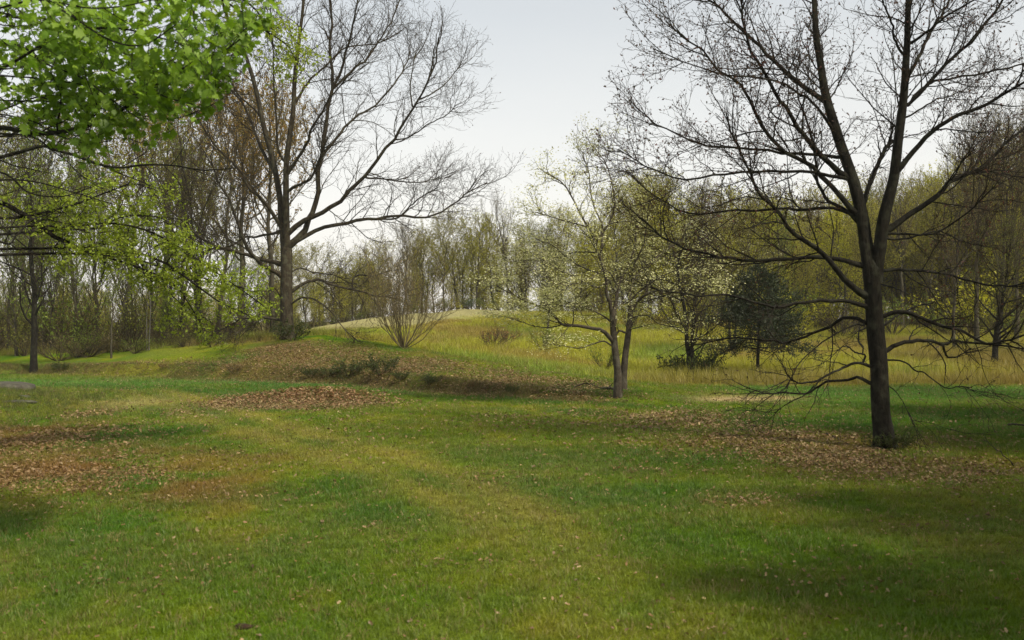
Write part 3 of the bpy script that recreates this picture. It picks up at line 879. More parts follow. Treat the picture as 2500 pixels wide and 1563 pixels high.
L_SPEC = dict(d1=1.6, l1=2.4, d2=3.2, l2=1.1, d3=3.8, l3=0.5, up=0.14, wig=0.42, rmax1=0.030, rmin=0.0062, bud=0.08, bud_share=0.45,
              bud_cols=[(0.11, 0.075, 0.045), (0.13, 0.07, 0.04), (0.09, 0.08, 0.045)], bud_mat=M_LEAF)
L_STEMS = [
    ('703,832 700,790 699,748 699,681 699,615 699,592', 0, 34, 27, 0.7),
    ('697,640 694,600 690,559 686,516 683,479 668,397 645,314 628,231 612,172 590,110 559,50 542,0 520,-90 505,-190', 1.5, 20, 4, 0.9),
    ('700,640 700,600 699,540 698,479 699,397 707,331 716,265 719,192 726,132 734,66 741,0 750,-150 758,-300', -1.0, 19, 5, 0.9)]
L_LIMBS = [
    ('704,606 737,572 757,539 767,510 777,467 775,430 784,380 790,331 800,265 810,198 807,149 808,116 805,66 800,0 812,-130', 1.5, 16, 4),
    ('810,218 833,172 846,116 860,66 870,17 885,-80', -2.5, 8, 3),
    ('810,222 863,169 896,142 919,109 946,66 969,20 990,-60', 2.5, 7, 2.5),
    ('704,566 731,546 767,528 797,513 830,490 863,455 889,427 929,377 962,341 985,304 1008,265 1028,238 1048,195 1065,132 1071,93', -2.5, 14, 3),
    ('1028,242 1061,225 1094,198 1124,159', 1.5, 4, 2),
    ('962,341 995,337 1045,304 1088,281 1114,255', -2.0, 4, 2),
    ('885,435 929,437 979,443 1028,445 1080,432', 2.5, 5, 2),
    ('1008,268 1002,215 1008,165 1015,130', 1.0, 4, 2),
    ('708,600 747,576 780,559 830,546 873,541 916,534 956,528 995,528 1042,529 1078,516 1111,496 1144,470 1190,445', 1.5, 12, 2.5),
    ('916,535 969,533 1005,500 1028,480 1068,457', -1.8, 5, 2),
    ('784,384 810,351 840,314 876,281 916,258 962,205 989,165 1002,126', 3.2, 8, 2.5),
    ('702,425 731,380 751,347 760,314 780,281 803,241 840,200 880,150', -3.0, 9, 2.5),
    ('716,260 737,225 757,195 784,172 817,142 846,116 919,106 960,86', 2.8, 7, 2.5),
    ('700,470 721,456 757,437 775,400 790,360', -1.5, 9, 4),
    ('700,684 674,665 648,652 628,635 612,619 598,592 585,562 575,533 562,496 545,467 526,430 510,380', -3.0, 13, 3.5),
    ('692,650 665,638 631,632 598,619 539,607 509,592 479,572 453,546 420,519 395,495 365,465', 2.0, 12, 3),
    ('694,566 674,536 658,510 638,483 608,460 585,413 559,390 532,364 499,314 480,270', -2.0, 11, 3),
    ('688,567 631,577 598,579 565,599 530,605', 3.5, 7, 2.5),
    ('708,718 731,698 754,688 780,683 800,693 830,700 863,708 889,715 916,723 942,726 985,735', 1.8, 9, 2.5),
    ('861,708 861,681 876,672 916,673 955,660', 1.0, 5, 2),
    ('706,748 731,729 757,728 784,741 813,767 840,804 873,834', -2.8, 5, 2),
    ('690,783 658,777 631,774 598,777 575,784 549,800 526,809', 1.8, 7, 2.5),
    ('640,774 612,790 590,806 572,818', -1.5, 4, 2),
    ('672,416 651,390 631,347 612,298 585,245 542,202 515,160', 2.8, 10, 3),
    ('696,400 678,364 674,314 670,231 665,165 661,100 655,20', -2.8, 7, 2.5),
    ('632,276 579,228 559,185 545,140', -2.0, 5, 2),
    ('710,665 735,655 775,668 815,672 850,690', 3.0, 4, 2),
    ('690,730 665,700 640,720 625,735', -2.5, 4, 2)]
traced_tree('bare_tree', 'large bare tree with thick upright trunk standing on the leafy mound', 'tree', 52.0, (703, 827), L_STEMS, L_LIMBS, L_SPEC, 4, M_BARK_L, M_TWIG, 0.28)

D_COLS = [(0.62, 0.60, 0.31), (0.72, 0.70, 0.45), (0.42, 0.45, 0.16)]
D_SPEC = dict(d1=2.8, l1=1.25, d2=5.0, l2=0.58, d3=5.0, l3=0.24, up=0.10, wig=0.42, rmax1=0.018, rmin=0.0042, bud=0.075, bud_share=0.8,
              bud_cols=[(0.26, 0.28, 0.07), (0.40, 0.39, 0.17)], bud_mat=M_LEAF)
def blossom(acc, rng, p, n, spread, size):
    """flat sprays of four-bract flowers round each point"""
    if len(p) == 0: return
    q = np.repeat(p, n, 0) + rng.normal(0, 1, (len(p) * n, 3)) * np.array([[spread, spread, spread * 0.28]])
    K = len(q)
    nn = unit(rng.normal(0, 0.35, (K, 3)) + np.array([[0, -0.1, 1.0]]))
    a = rng.uniform(0, 6.28, K)
    d = np.stack([np.cos(a), np.sin(a), np.zeros(K)], 1); d = unit(d - nn * (d * nn).sum(1, keepdims=True)); s = np.cross(nn, d)
    r = (rng.uniform(0.7, 1.2, K) * size)[:, None]
    V = np.stack([q + d * r + nn * r * 0.3, q + s * r * 0.8 + nn * r * 0.3, q - d * r + nn * r * 0.3, q - s * r * 0.8 + nn * r * 0.3, q], 1).reshape(-1, 3)
    i = np.arange(K)[:, None] * 5
    Fc = np.concatenate([i + np.array([[0, 1, 4]]), i + np.array([[1, 2, 4]]), i + np.array([[2, 3, 4]]), i + np.array([[3, 0, 4]])])
    acc.add(V, Fc, 0, np.repeat(mixcol(rng, K, D_COLS, 0.12), 5, 0), False)
def dog_extra(o, rng, tw):
    acc = Acc()
    tips = np.concatenate([tw[1][:, -1], tw[1][:, 3]])
    wx = tips[:, 0]; wz = tips[:, 2]
    share = np.where(wx < -0.6, 0.9, 0.5) * np.where(wz > 6.3, 0.5, 1.0) * np.where(wz < 2.6, 0.45, 1.0) * np.where(wz < 1.2, 0.0, 1.0) * 1.2
    blossom(acc, rng, tips[rng.random(len(tips)) < share], 11, 0.20, 0.035)
    if acc.n: link('blossom', acc.mesh('blossom', [M_PETAL]), o)['kind'] = 'stuff'
D_STEMS = [
    ('1509,956 1509,930 1508,902 1501,846 1497,794 1495,755', 0, 22, 14, 0.8),
    ('1522,950 1523,920 1527,867 1534,816 1539,769 1540,745', 0.3, 19, 12, 0.8)]
D_LIMBS = [
    ('1495,772 1489,743 1482,717 1480,682 1471,648 1461,614 1452,588 1439,554 1422,528 1409,502 1392,467 1366,437 1336,420', -0.8, 10, 2.5),
    ('1454,592 1471,562 1465,536 1452,510 1443,480 1439,450 1435,416 1422,385', 0.8, 6, 2),
    ('1468,625 1472,571 1491,536 1499,493 1495,450 1482,407 1461,372', 0.5, 7, 2),
    ('1497,772 1504,734 1510,700 1519,674 1534,648 1548,600 1555,550', 0.8, 10, 2.5),
    ('1541,762 1560,734 1577,719 1615,708 1680,704 1740,700', -0.8, 9, 2.5),
    ('1539,760 1536,725 1542,700 1551,674 1577,648 1603,627 1640,600 1690,570', 0.9, 9, 2.5),
    ('1542,700 1548,650 1570,600 1580,540 1585,490', -0.9, 5, 2),
    ('1498,838 1478,812 1456,803 1431,799 1400,796 1375,792 1357,777 1340,760 1314,747 1276,734 1250,719 1215,700', -1.0, 11, 2.5),
    ('1375,792 1340,800 1300,795 1260,780', 0.8, 4, 1.5),
    ('1398,796 1400,775 1395,755 1350,740', -0.6, 4, 1.5),
    ('1496,795 1491,786 1469,769 1443,756 1410,745 1375,735', 0.9, 6, 2),
    ('1497,848 1474,833 1443,842 1413,850 1383,846 1353,842', -0.7, 4.5, 1.8),
    ('1458,618 1430,615 1392,618 1360,640', 1.0, 4, 2),
    ('1481,695 1450,700 1400,674 1366,661 1336,640 1300,625', -1.0, 5, 2),
    ('1478,670 1440,660 1400,640 1350,600 1320,590', 1.2, 5, 2),
    ('1440,556 1400,545 1360,535 1310,520', -1.1, 4, 2),
    ('1502,822 1512,808 1528,812 1534,800', 0.1, 5, 5),
    ('1545,775 1580,770 1610,790 1660,800', -0.9, 4, 1.6),
    ('1510,700 1480,660 1440,680 1380,700', -1.6, 4, 2),
    ('1536,735 1590,690 1650,660 1700,650', -1.5, 5, 2)]
traced_tree('dogwood_tree', 'two-trunked flowering tree with cream blossom at the end of the mound', 'tree', 33.0, (1513, 950), D_STEMS, D_LIMBS, dict(D_SPEC, multi=True), 6, M_BARK_D, M_TWIG_B, 0.25, dog_extra)
# ------------------------------------------------------------------ tree kinds for the woods
def stuff(o):
    o['kind'] = 'stuff'
    return o

def gen_tree(name, seed, Hh, crown_w, t0=0.3, n_limb=16, lean=0.03, stems=1, cols=((0.2, 0.2, 0.05),), leaf=0.09, leaf_n=1.0, d2=1.4, d3=1.9, up=0.5,
             ang=0.75, r=0.014, bark=None, twig=None, fan=0.0, leafmat=None, l3=0.62, spread_prof=None, flowers=False, rtw=0.0085):
    """slender woodland tree: trunk with limbs, crown of twigs and young leaves. Root at its base."""
    rng = np.random.default_rng(seed)
    bark, twig, leafmat = bark or M_BARK_B, twig or M_TWIG_B, leafmat or M_LEAF
    at_, ac = Acc(), Acc()
    lv = Acc()
    for s in range(stems):
        n = 16
        tt = np.linspace(0, 1, n)
        a = rng.uniform(0, 6.28)
        hh = Hh * (1 if s == 0 else rng.uniform(0.7, 0.98))
        spreadv = (fan * (0.5 + rng.random()) if stems > 1 else lean) * hh
        wob = np.cumsum(rng.normal(0, 0.017 * hh, (n, 2)), 0) * tt[:, None]
        P = np.stack([math.cos(a) * (0.12 * (stems > 1) + spreadv * tt ** 1.3) + wob[:, 0], math.sin(a) * (0.12 * (stems > 1) + spreadv * tt ** 1.3) + wob[:, 1], hh * tt - 0.2 * (tt == 0)], 1)
        R = hh * r * (1 - 0.88 * tt ** 0.9) * (1 if stems == 1 else 0.7)
        stem_mesh(at_, P, R, 9, rng, 0.35, 5, 0, 0.0)
        prof = spread_prof or (lambda t: np.sin(np.clip((t - t0) / (1 - t0), 0, 1) ** 0.75 * np.pi * 0.86 + 0.35))
        P1, R1 = grow(rng, P[None], R[None], np.array([max(4, int(n_limb / stems ** 0.6))]), t0, 0.99, ang, 0.16,
                      lambda t, L: crown_w * (0.25 + prof(t)), 9, up, 0.45, 0.5, 9, 0.22, 0.014)
        at_.add(*tubes(P1, R1, 5))
        P2, R2 = grow(rng, P1, R1, per_len(rng, P1, d2), 0.2, 1.0, 0.7, 0.2, lambda t, L: 0.42 * L * (1.25 - 0.6 * t) + 0.25, 6, up * 0.8, 0.4, 0.55, 9, 0.4, rtw * 1.2)
        ac.add(*tubes(P2, R2, 3))
        P3, R3 = grow(rng, np.concatenate([P2, P1[:, 2:8]]), np.concatenate([R2, R1[:, 2:8]]), per_len(rng, np.concatenate([P2, P1[:, 2:8]]), d3), 0.15, 1.0, 0.65, 0.25,
                      lambda t, L: l3 * (1.2 - 0.5 * t) * np.ones_like(t), 3, up * 0.7, 0.35, 0.7, rtw * 1.4, 0.6, rtw)
        ac.add(*tubes(P3, R3, 3))
        m = max(1, int(math.ceil(leaf_n)))
        p, dv = along(rng, P3, m, 0.25, 1.0)
        k = rng.random(len(p)) < leaf_n / m
        p, dv = p[k] + rng.normal(0, 0.04, (k.sum(), 3)), dv[k]
        if flowers:
            blossom(lv, rng, p[: int(len(p) * 0.75)], 1, 0.08, leaf * 0.5)
        else:
            add_leaves(lv, rng, p, rng.uniform(0.6, 1.35, len(p)) * leaf, cols, 0, 0.62, 0.25, dv, 0.16)
    root = thing(name, 'x', 'tree', (0, 0, 0))
    link('trunk', at_.mesh('trunk', [bark]), root)
    c = stuff(link('crown', ac.mesh('crown', [twig]), root))
    if lv.n:
        stuff(link('blossom' if flowers else 'leaves', lv.mesh('leaves', [M_PETAL if flowers else leafmat]), c))
    root['height'] = Hh
    return root

def gen_shrub(name, seed, Hh, wid, stems, cols, leaf=0.06, leaf_n=2, twig=None, d2=3, mat=None, cat='shrub', base=0.08, r=0.012, up=0.35, leafd=0.3):
    """many stems fanning out of the ground"""
    rng = np.random.default_rng(seed)
    at_, ac, lv = Acc(), Acc(), Acc()
    n = 9
    a = rng.uniform(0, 6.28, stems); out_ = np.sqrt(rng.random(stems)) * wid / 2
    tt = np.linspace(0, 1, n)[None, :]
    hh = Hh * rng.uniform(0.6, 1.0, stems) * (1 - 0.35 * (out_ / (wid / 2)) ** 2)
    rad_ = base * rng.random(stems)[:, None] + out_[:, None] * tt ** 0.85
    P = np.stack([np.cos(a)[:, None] * rad_, np.sin(a)[:, None] * rad_, hh[:, None] * tt ** 1.1 - 0.06 * (tt == 0)], -1)
    P[:, 1:] += np.cumsum(rng.normal(0, 0.012 * Hh, (stems, n - 1, 3)), 1)
    R = np.maximum(Hh * r * (1 - 0.8 * tt) * rng.uniform(0.5, 1.0, (stems, 1)), 0.006)
    at_.add(*tubes(P, R, 5))
    P2, R2 = grow(rng, P, R, per_len(rng, P, d2), 0.2, 1.0, 0.6, 0.2, lambda t, L: 0.35 * L * (1.2 - 0.6 * t), 5, up, 0.4, 0.6, 9, 0.4, 0.0055)
    P3, R3 = grow(rng, P2, R2, per_len(rng, P2, d2 * 1.3), 0.2, 1.0, 0.6, 0.25, lambda t, L: 0.4 * L + 0.08, 3, up, 0.35, 0.7, 0.008, 0.6, 0.0048)
    ac.add(*tubes(P2, R2, 3)); ac.add(*tubes(P3, R3, 3))
    m = max(1, int(math.ceil(leaf_n)))
    p, dv = along(rng, np.concatenate([P3[:, :3], P2[:, ::2][:, :3]]), m, leafd, 1.0)
    k = rng.random(len(p)) < leaf_n / m
    p, dv = p[k], dv[k]
    p = p + rng.normal(0, 0.03, p.shape)
    add_leaves(lv, rng, p, rng.uniform(0.6, 1.3, len(p)) * leaf, cols, 0, 0.6, 0.3, dv, 0.16)
    root = thing(name, 'x', cat, (0, 0, 0))
    o = link('stems', at_.mesh('stems', [twig or M_TWIG_B]), root)
    stuff(link('twigs', ac.mesh('twigs', [twig or M_TWIG_B]), o))
    if lv.n: stuff(link('leaves', lv.mesh('leaves', [mat or M_LEAF]), root))
    root['height'] = Hh
    return root

def gen_conifer(name, seed, Hh, wid, cols, t0=0.22, n=90, dens=1.0):
    """evergreen with ragged tiers of drooping sprays"""
    rng = np.random.default_rng(seed)
    at_, lv = Acc(), Acc()
    tt = np.linspace(0, 1, 14)
    P = np.stack([np.cumsum(rng.normal(0, 0.008 * Hh, 14)) * tt, np.cumsum(rng.normal(0, 0.008 * Hh, 14)) * tt, Hh * tt - 0.2 * (tt == 0)], 1)
    R = Hh * 0.017 * (1 - 0.9 * tt)
    stem_mesh(at_, P, R, 10, rng, 0.3)
    P1, R1 = grow(rng, P[None], R[None], np.array([n]), t0, 0.99, 1.35, 0.14, lambda t, L: wid / 2 * 1.15 * (1.04 - (t - t0) / (1 - t0)) ** 0.85 * np.clip((t - t0) * 9 + 0.8, 0.5, 1), 8, -0.12, 0.3, 0.35, 0.05, 0.25, 0.01)
    at_.add(*tubes(P1, R1, 4))
    P2, R2 = grow(rng, P1, R1, per_len(rng, P1, 7 * dens), 0.15, 1.0, 0.8, 0.25, lambda t, L: 0.22 * L + 0.25, 5, 0.2, 0.4, 0.5, 0.01, 0.5, 0.006)
    at_.add(*tubes(P2, R2, 3))
    p, dv = along(rng, P2, 9, 0.05, 1.0)
    p = p + rng.normal(0, 0.05, p.shape)
    add_leaves(lv, rng, p, rng.uniform(0.14, 0.30, len(p)), cols, 0, 0.32, 0.1, dv * 1.6 + np.array([[0, 0, 0.15]]), 0.2)
    root = thing(name, 'x', 'tree', (0, 0, 0))
    link('trunk', at_.mesh('trunk', [M_BARK]), root)
    stuff(link('foliage', lv.mesh('foliage', [M_CONIFER]), root))
    root['height'] = Hh
    return root

OLIVE = [(0.30, 0.30, 0.045), (0.36, 0.34, 0.065), (0.24, 0.26, 0.035), (0.33, 0.28, 0.065)]
BUFF = [(0.32, 0.25, 0.13), (0.26, 0.20, 0.10), (0.28, 0.25, 0.11)]
LIME = [(0.25, 0.34, 0.04), (0.19, 0.28, 0.035), (0.31, 0.37, 0.065)]
YELG = [(0.42, 0.42, 0.03), (0.36, 0.37, 0.026), (0.46, 0.44, 0.05)]
ORNG = [(0.40, 0.22, 0.035), (0.32, 0.20, 0.04), (0.30, 0.26, 0.05)]
DARKG = [(0.030, 0.045, 0.018), (0.045, 0.060, 0.022), (0.022, 0.034, 0.015)]
GREEN = [(0.11, 0.17, 0.025), (0.15, 0.21, 0.03), (0.08, 0.125, 0.02)]

K = {}
K['olive'] = gen_tree('woodland_tree', 101, 15, 4.6, 0.2, 24, cols=OLIVE, leaf=0.15, leaf_n=3.6, up=0.35, ang=0.9, r=0.010, d2=2.1, d3=3.6)
K['olive2'] = gen_tree('woodland_tree', 102, 15, 5.2, 0.25, 20, cols=OLIVE, leaf=0.15, leaf_n=3.0, up=0.5, ang=0.8, r=0.011, lean=0.08, d2=2.1, d3=3.4)
K['bare'] = gen_tree('woodland_tree', 103, 15, 4.4, 0.25, 22, cols=BUFF, leaf=0.09, leaf_n=1.0, up=0.7, ang=0.7, r=0.010, d2=2.2, d3=4.2)
K['vase'] = gen_tree('woodland_tree', 104, 15, 4.6, 0.36, 18, cols=BUFF, leaf=0.09, leaf_n=0.6, up=1.0, ang=0.55, d2=1.8, d3=3.4)
K['yel'] = gen_tree('woodland_tree', 105, 15, 4.4, 0.10, 28, cols=YELG, leaf=0.17, leaf_n=3.8, up=0.4, ang=0.9, r=0.010, d2=2.0, d3=3.2)
K['orange'] = gen_tree('woodland_tree', 106, 15, 4.2, 0.3, 22, cols=ORNG, leaf=0.14, leaf_n=3.4, up=0.6, d2=2.1, d3=3.6)
K['green'] = gen_tree('woodland_tree', 107, 15, 4.4, 0.14, 26, cols=LIME + GREEN, leaf=0.14, leaf_n=2.4, up=0.45, d2=2.0, d3=3.4)
K['stick'] = gen_tree('slender_tree', 108, 15, 2.8, 0.22, 20, cols=GREEN + LIME + LIME, leaf=0.13, leaf_n=3.2, up=0.7, ang=0.7, r=0.0065, d2=2.2, d3=3.4)
K['clump'] = gen_tree('slender_tree', 109, 13, 2.4, 0.18, 24, cols=GREEN + OLIVE + LIME, leaf=0.13, leaf_n=2.6, up=0.6, stems=4, fan=0.12, r=0.0075, d2=1.8, d3=2.6)
K['pale'] = gen_tree('slender_tree', 110, 9, 1.0, 0.4, 8, cols=GREEN, leaf=0.09, leaf_n=1.0, up=0.6, stems=2, fan=0.04, r=0.0085, bark=M_BARK_P)
K['dog'] = gen_tree('dogwood_tree', 111, 9, 2.9, 0.2, 26, cols=OLIVE, d2=2.2, d3=3.2, leaf=0.10, leaf_n=1.6, up=0.15, ang=1.0, stems=2, fan=0.12, flowers=True)
K['twin'] = gen_tree('ivy_clad_tree', 112, 12, 3.6, 0.14, 34, cols=OLIVE, d2=2.2, d3=3.4, leaf=0.08, leaf_n=0.9, up=0.25, ang=0.95, stems=2, fan=0.02, r=0.022, bark=M_BARK, twig=M_TWIG)
K['crook'] = gen_tree('woodland_tree', 113, 14, 3.2, 0.2, 26, d2=2.0, d3=3.2, lean=0.05, cols=OLIVE + GREEN, leaf=0.11, leaf_n=1.1, up=0.55, stems=2, fan=0.12, r=0.016, bark=M_BARK_L)
K['dark'] = gen_tree('dark_tree', 114, 12, 3.1, 0.2, 22, d2=2.0, d3=3.0, lean=0.02, cols=GREEN, leaf=0.11, leaf_n=1.3, up=0.5, r=0.017, bark=M_BARK, twig=M_TWIG)
K['spread'] = gen_tree('spreading_tree', 115, 11, 3.8, 0.14, 30, d2=2.2, d3=3.4, lean=0.03, cols=[(0.10, 0.12, 0.022), (0.13, 0.14, 0.03)], leaf=0.13, leaf_n=1.8, up=0.2, ang=1.0, r=0.024, bark=M_BARK)
S = {}
S['bare'] = gen_shrub('bare_shrub', 201, 4.6, 5.6, 34, BUFF + ORNG, 0.055, 1.0, M_TWIG_S, 2.5, r=0.0055, up=0.45)
S['olive'] = gen_shrub('thicket_shrub', 202, 3.0, 3.2, 22, OLIVE + GREEN, 0.10, 2.0, None, 2.6)
S['brush'] = gen_shrub('thicket_shrub', 203, 2.2, 3.0, 26, [(0.16, 0.10, 0.05), (0.20, 0.15, 0.07), (0.10, 0.10, 0.03)], 0.08, 0.9, None, 2.8)
S['green'] = gen_shrub('leafy_shrub', 204, 2.4, 2.8, 20, GREEN + LIME, 0.10, 2.6, None, 2.6)
S['yel'] = gen_shrub('leafy_shrub', 205, 2.2, 2.8, 22, YELG, 0.12, 3.0, None, 2.8)
S['blue'] = gen_shrub('round_shrub', 206, 2.0, 2.2, 26, [(0.08, 0.13, 0.085), (0.10, 0.155, 0.10), (0.06, 0.10, 0.06)], 0.09, 4, None, 3.2)
S['weed'] = gen_shrub('weed_clump', 207, 0.6, 1.5, 22, [(0.03, 0.05, 0.014), (0.06, 0.09, 0.02), (0.08, 0.10, 0.025)], 0.075, 3.5, None, 6, cat='weeds', r=0.008)
S['dryweed'] = gen_shrub('weed_clump', 208, 0.7, 1.3, 20, [(0.20, 0.10, 0.045), (0.24, 0.15, 0.06)], 0.06, 1.4, None, 5, cat='weeds', r=0.008)
CEDAR = gen_conifer('cedar_tree', 301, 9.0, 8.6, DARKG, 0.22, 110)
_used = set()

def put(kind, px, d, top, label, group=None, rz=None, name=None, wide=1.0, zoff=0.0, lib=None):
    """place a kind at px across and d metres away so that its tip reaches row top"""
    src = (lib or K)[kind] if isinstance(kind, str) else kind
    x = (px - 1250) / F * d
    z = float(H(x, d)) + zoff
    ztop = CAMZ + (781.5 - top) / F * d
    sc = max(0.05, (ztop - z) / src['height'])
    rz = rz if rz is not None else (px * 0.37 + d * 1.7) % 6.28
    if src.name not in _used:
        _used.add(src.name)
        o = src
        o.location = (x, d, z); o.rotation_euler = (0, 0, rz); o.scale = (sc * wide, sc * wide, sc)
        o['label'] = label
        if group: o['group'] = group
    else:
        o = copy_tree(src, (x, d, z), rz, (sc * wide, sc * wide, sc), label, group, name or src.name.split('.')[0])
    return o

# ---- single trees one can point to
put('dark', 82, 50, 395, 'dark forked tree nearest the left edge at the wood margin', rz=0.4)
put('vase', 1240, 112, 512, 'tall bare tree with open branching crown on the hilltop', wide=0.95)
put('bare', 985, 98, 556, 'rounded bare twiggy tree behind the bare shrub', wide=1.5)
put('twin', 1688, 47, 520, 'thick dark twin-trunked tree with ivy at its foot in the meadow', wide=1.1)
put(CEDAR, 1850, 47, 640, 'dark evergreen cedar with drooping sprays standing in the meadow')
put('spread', 2428, 56, 560, 'dark spreading tree with low yellow green crown near the right edge')
put('dog', 1335, 75, 560, 'pale cream blossoming tree behind the two-trunked flowering tree', wide=1.15)
put('dog', 1790, 62, 520, 'blossoming tree with scattered white flowers behind the cedar', wide=1.0)
put('orange', 2210, 100, 545, 'orange budded tree seen right of the large bare tree trunk')
put('yel', 1885, 84, 560, 'bright yellow green tree glowing between the cedar and the big right trunk', wide=0.9)
put('yel', 1790, 86, 575, 'bright yellow green tree just above the cedar', wide=0.9)
put('orange', 668, 66, 235, 'tall tree with orange brown buds behind the left bare tree', wide=1.0)
put('pale', 362, 54, 560, 'pale-barked slender tree with two thin stems in the left wood')
put('stick', 272, 52.5, 520, 'thin brown sapling standing before the brown brush pile')
put('bare', 985, 48.5, 586, 'multi-stemmed bare shrub fanning out from the top of the mound', lib=S, wide=0.95)
put('blue', 1143, 102, 727, 'rounded blue green shrub on the hilltop edge', lib=S, wide=1.4)
put('yel', 1197, 101, 738, 'small yellow green shrub on the hilltop edge', lib=S, wide=1.6)


LOOK = dict(olive='olive budding', olive2='wide-crowned olive', yel='yellow green leafed', bare='bare fine-twigged', vase='bare open-branched', orange='orange budded', green='fresh green leafed',
            stick='thin straight', clump='several-stemmed slender', brush='brown twiggy')
_labs = {}
def lab(kind, noun, px, marks, tail=''):
    """say which one: its look, then the landmark it stands by, then its place among its likes"""
    m = [b for a, b in marks if px < a][0]
    base = '%s %s %s%s' % (LOOK[kind], noun, m, tail)
    k = _labs.get(base, 0); _labs[base] = k + 1
    return base if k == 0 else base + ', ' + ('second', 'third', 'fourth', 'fifth', 'sixth', 'seventh')[k - 1] + ' from left'
ML = [(0, 'at the very left edge'), (110, 'behind the dark forked tree'), (230, 'just right of the dark forked tree'), (330, 'around the thin brown sapling'), (430, 'by the pale two-stemmed tree'), (560, 'left of the left bare tree'), (700, 'directly behind the left bare trunk'), (9999, 'right of the left bare trunk')]
MC = [(720, 'behind the left bare trunk'), (800, 'just right of the left bare trunk'), (900, 'left of the bare fan shrub'), (1010, 'behind the bare fan shrub'), (1110, 'left of the hilltop blue green shrub'), (1180, 'behind the hilltop blue green shrub'), (1260, 'behind the small hilltop yellow shrub'), (1350, 'left of the blossoming pair'), (1450, 'behind the flowering tree crown'), (9999, 'right of the flowering trunks')]
MR = [(1600, 'behind the flowering trunks'), (1720, 'behind the ivy-footed twin trunk'), (1800, 'left behind the cedar'), (1900, 'right behind the cedar'), (2010, 'between cedar and big right trunk'), (2120, 'just left of the big right trunk'), (2240, 'just right of the big right trunk'), (2350, 'left of the spreading tree'), (2450, 'behind the spreading tree'), (9999, 'at the far right edge')]
# ---- left wood
G1 = 'slender trees of the left wood'
for px, d, top, kind in [(20, 62, 250, 'stick'), (60, 70, 300, 'clump'), (125, 58, 380, 'stick'), (150, 66, 360, 'clump'), (190, 57, 420, 'stick'),
                         (235, 66, 330, 'stick'), (320, 66, 350, 'clump'), (415, 68, 320, 'stick'), (-30, 58, 300, 'clump'), (-70, 66, 260, 'stick'), (105, 76, 330, 'clump')]:
    put(kind, px, d, top, lab(kind, 'wood trunk', px, ML), G1)
put('crook', 440, 60, 265, 'crooked grey tree leaning among the left wood trunks')
put('crook', 492, 57, 280, 'thick twin-stemmed tree just left of the left bare tree', wide=0.9)
put('bare', 533, 63, 250, 'straight dark trunked tall tree close behind the left bare tree')
G2 = 'taller budding trees behind the left wood'
for px, d, top, kind in [(300, 82, 290, 'olive2'), (400, 86, 275, 'orange'), (480, 84, 250, 'olive'), (590, 80, 240, 'orange'), (200, 84, 340, 'olive2'), (60, 86, 340, 'olive'), (-60, 86, 320, 'olive2')]:
    put(kind, px, d, top, lab(kind, 'tall tree', px, ML), G2, wide=1.15)
for px, d, top in [(40, 57, 560), (110, 60, 520), (180, 58, 570), (240, 62, 520), (305, 57, 560), (370, 60, 500), (420, 56, 590), (560, 60, 600)]:
    put('green', px, d, top, lab('green', 'small understorey tree', px, ML), 'green understorey trees of the left wood', wide=0.9)
G3 = 'low thicket shrubs along the foot of the left wood'
rng = np.random.default_rng(77)
for k, px in enumerate(np.linspace(-60, 650, 26)):
    kind = ['green', 'brush', 'olive', 'green', 'olive'][k % 5]
    d = rng.uniform(55, 68)
    put(kind, px + rng.normal(0, 8), d, rng.uniform(670, 780), lab(kind, 'thicket shrub', px, ML), G3, lib=S)
for k, px in enumerate(np.linspace(130, 660, 13)):
    kind = ['brush', 'green', 'brush', 'olive'][k % 4]
    d = rng.uniform(52, 56)
    put(kind, px + rng.normal(0, 10), d, rng.uniform(790, 815), lab(kind, 'low margin brush', px, ML), 'low brush along the margin of the left wood', lib=S, wide=1.7)
# ---- woods seen past the left bare tree
G4 = 'low misty trees beyond the hill'
for px, d, top, kind in [(745, 110, 640, 'olive'), (790, 118, 625, 'olive2'), (835, 112, 640, 'yel'), (880, 120, 615, 'bare'), (925, 114, 600, 'olive'), (1030, 122, 590, 'olive2'), (700, 112, 620, 'olive2'), (655, 116, 640, 'olive'), (600, 112, 650, 'green'), (770, 104, 700, 'green'), (860, 104, 690, 'olive'), (930, 106, 690, 'yel')]:
    put(kind, px, d, top, lab(kind, 'distant tree', px, MC), G4, wide=1.7)
for k, px in enumerate(np.linspace(715, 1000, 14)):
    put(['olive', 'green', 'brush'][k % 3], px, rng.uniform(104, 109), 762 - 0.04 * (px - 715) + rng.normal(0, 8), lab(['olive', 'green', 'brush'][k % 3], 'low far shrub', px, MC), 'shrubs beyond the left slope', lib=S, wide=1.5)
# ---- hilltop wood
G5 = 'budding trees along the hilltop'
for px, d, top, kind in [(1085, 116, 560, 'olive'), (1120, 120, 545, 'olive2'), (1165, 118, 535, 'yel'), (1205, 124, 560, 'olive2'), (1280, 120, 560, 'olive'), (1320, 116, 565, 'green'), (1370, 122, 545, 'olive2'),
                         (1420, 114, 560, 'yel'), (1470, 120, 520, 'olive'), (1060, 118, 600, 'yel')]:
    put(kind, px, d, top, lab(kind, 'hilltop tree', px, MC), G5, wide=1.35)
for k, px in enumerate(np.linspace(1040, 1560, 22)):
    put(['olive', 'green', 'brush', 'yel', 'olive'][k % 5], px, rng.uniform(108, 116), 725 + rng.normal(0, 10), lab(['olive', 'green', 'brush', 'yel', 'olive'][k % 5], 'hilltop undergrowth', px, MC), 'undergrowth along the hilltop', lib=S, wide=1.4)
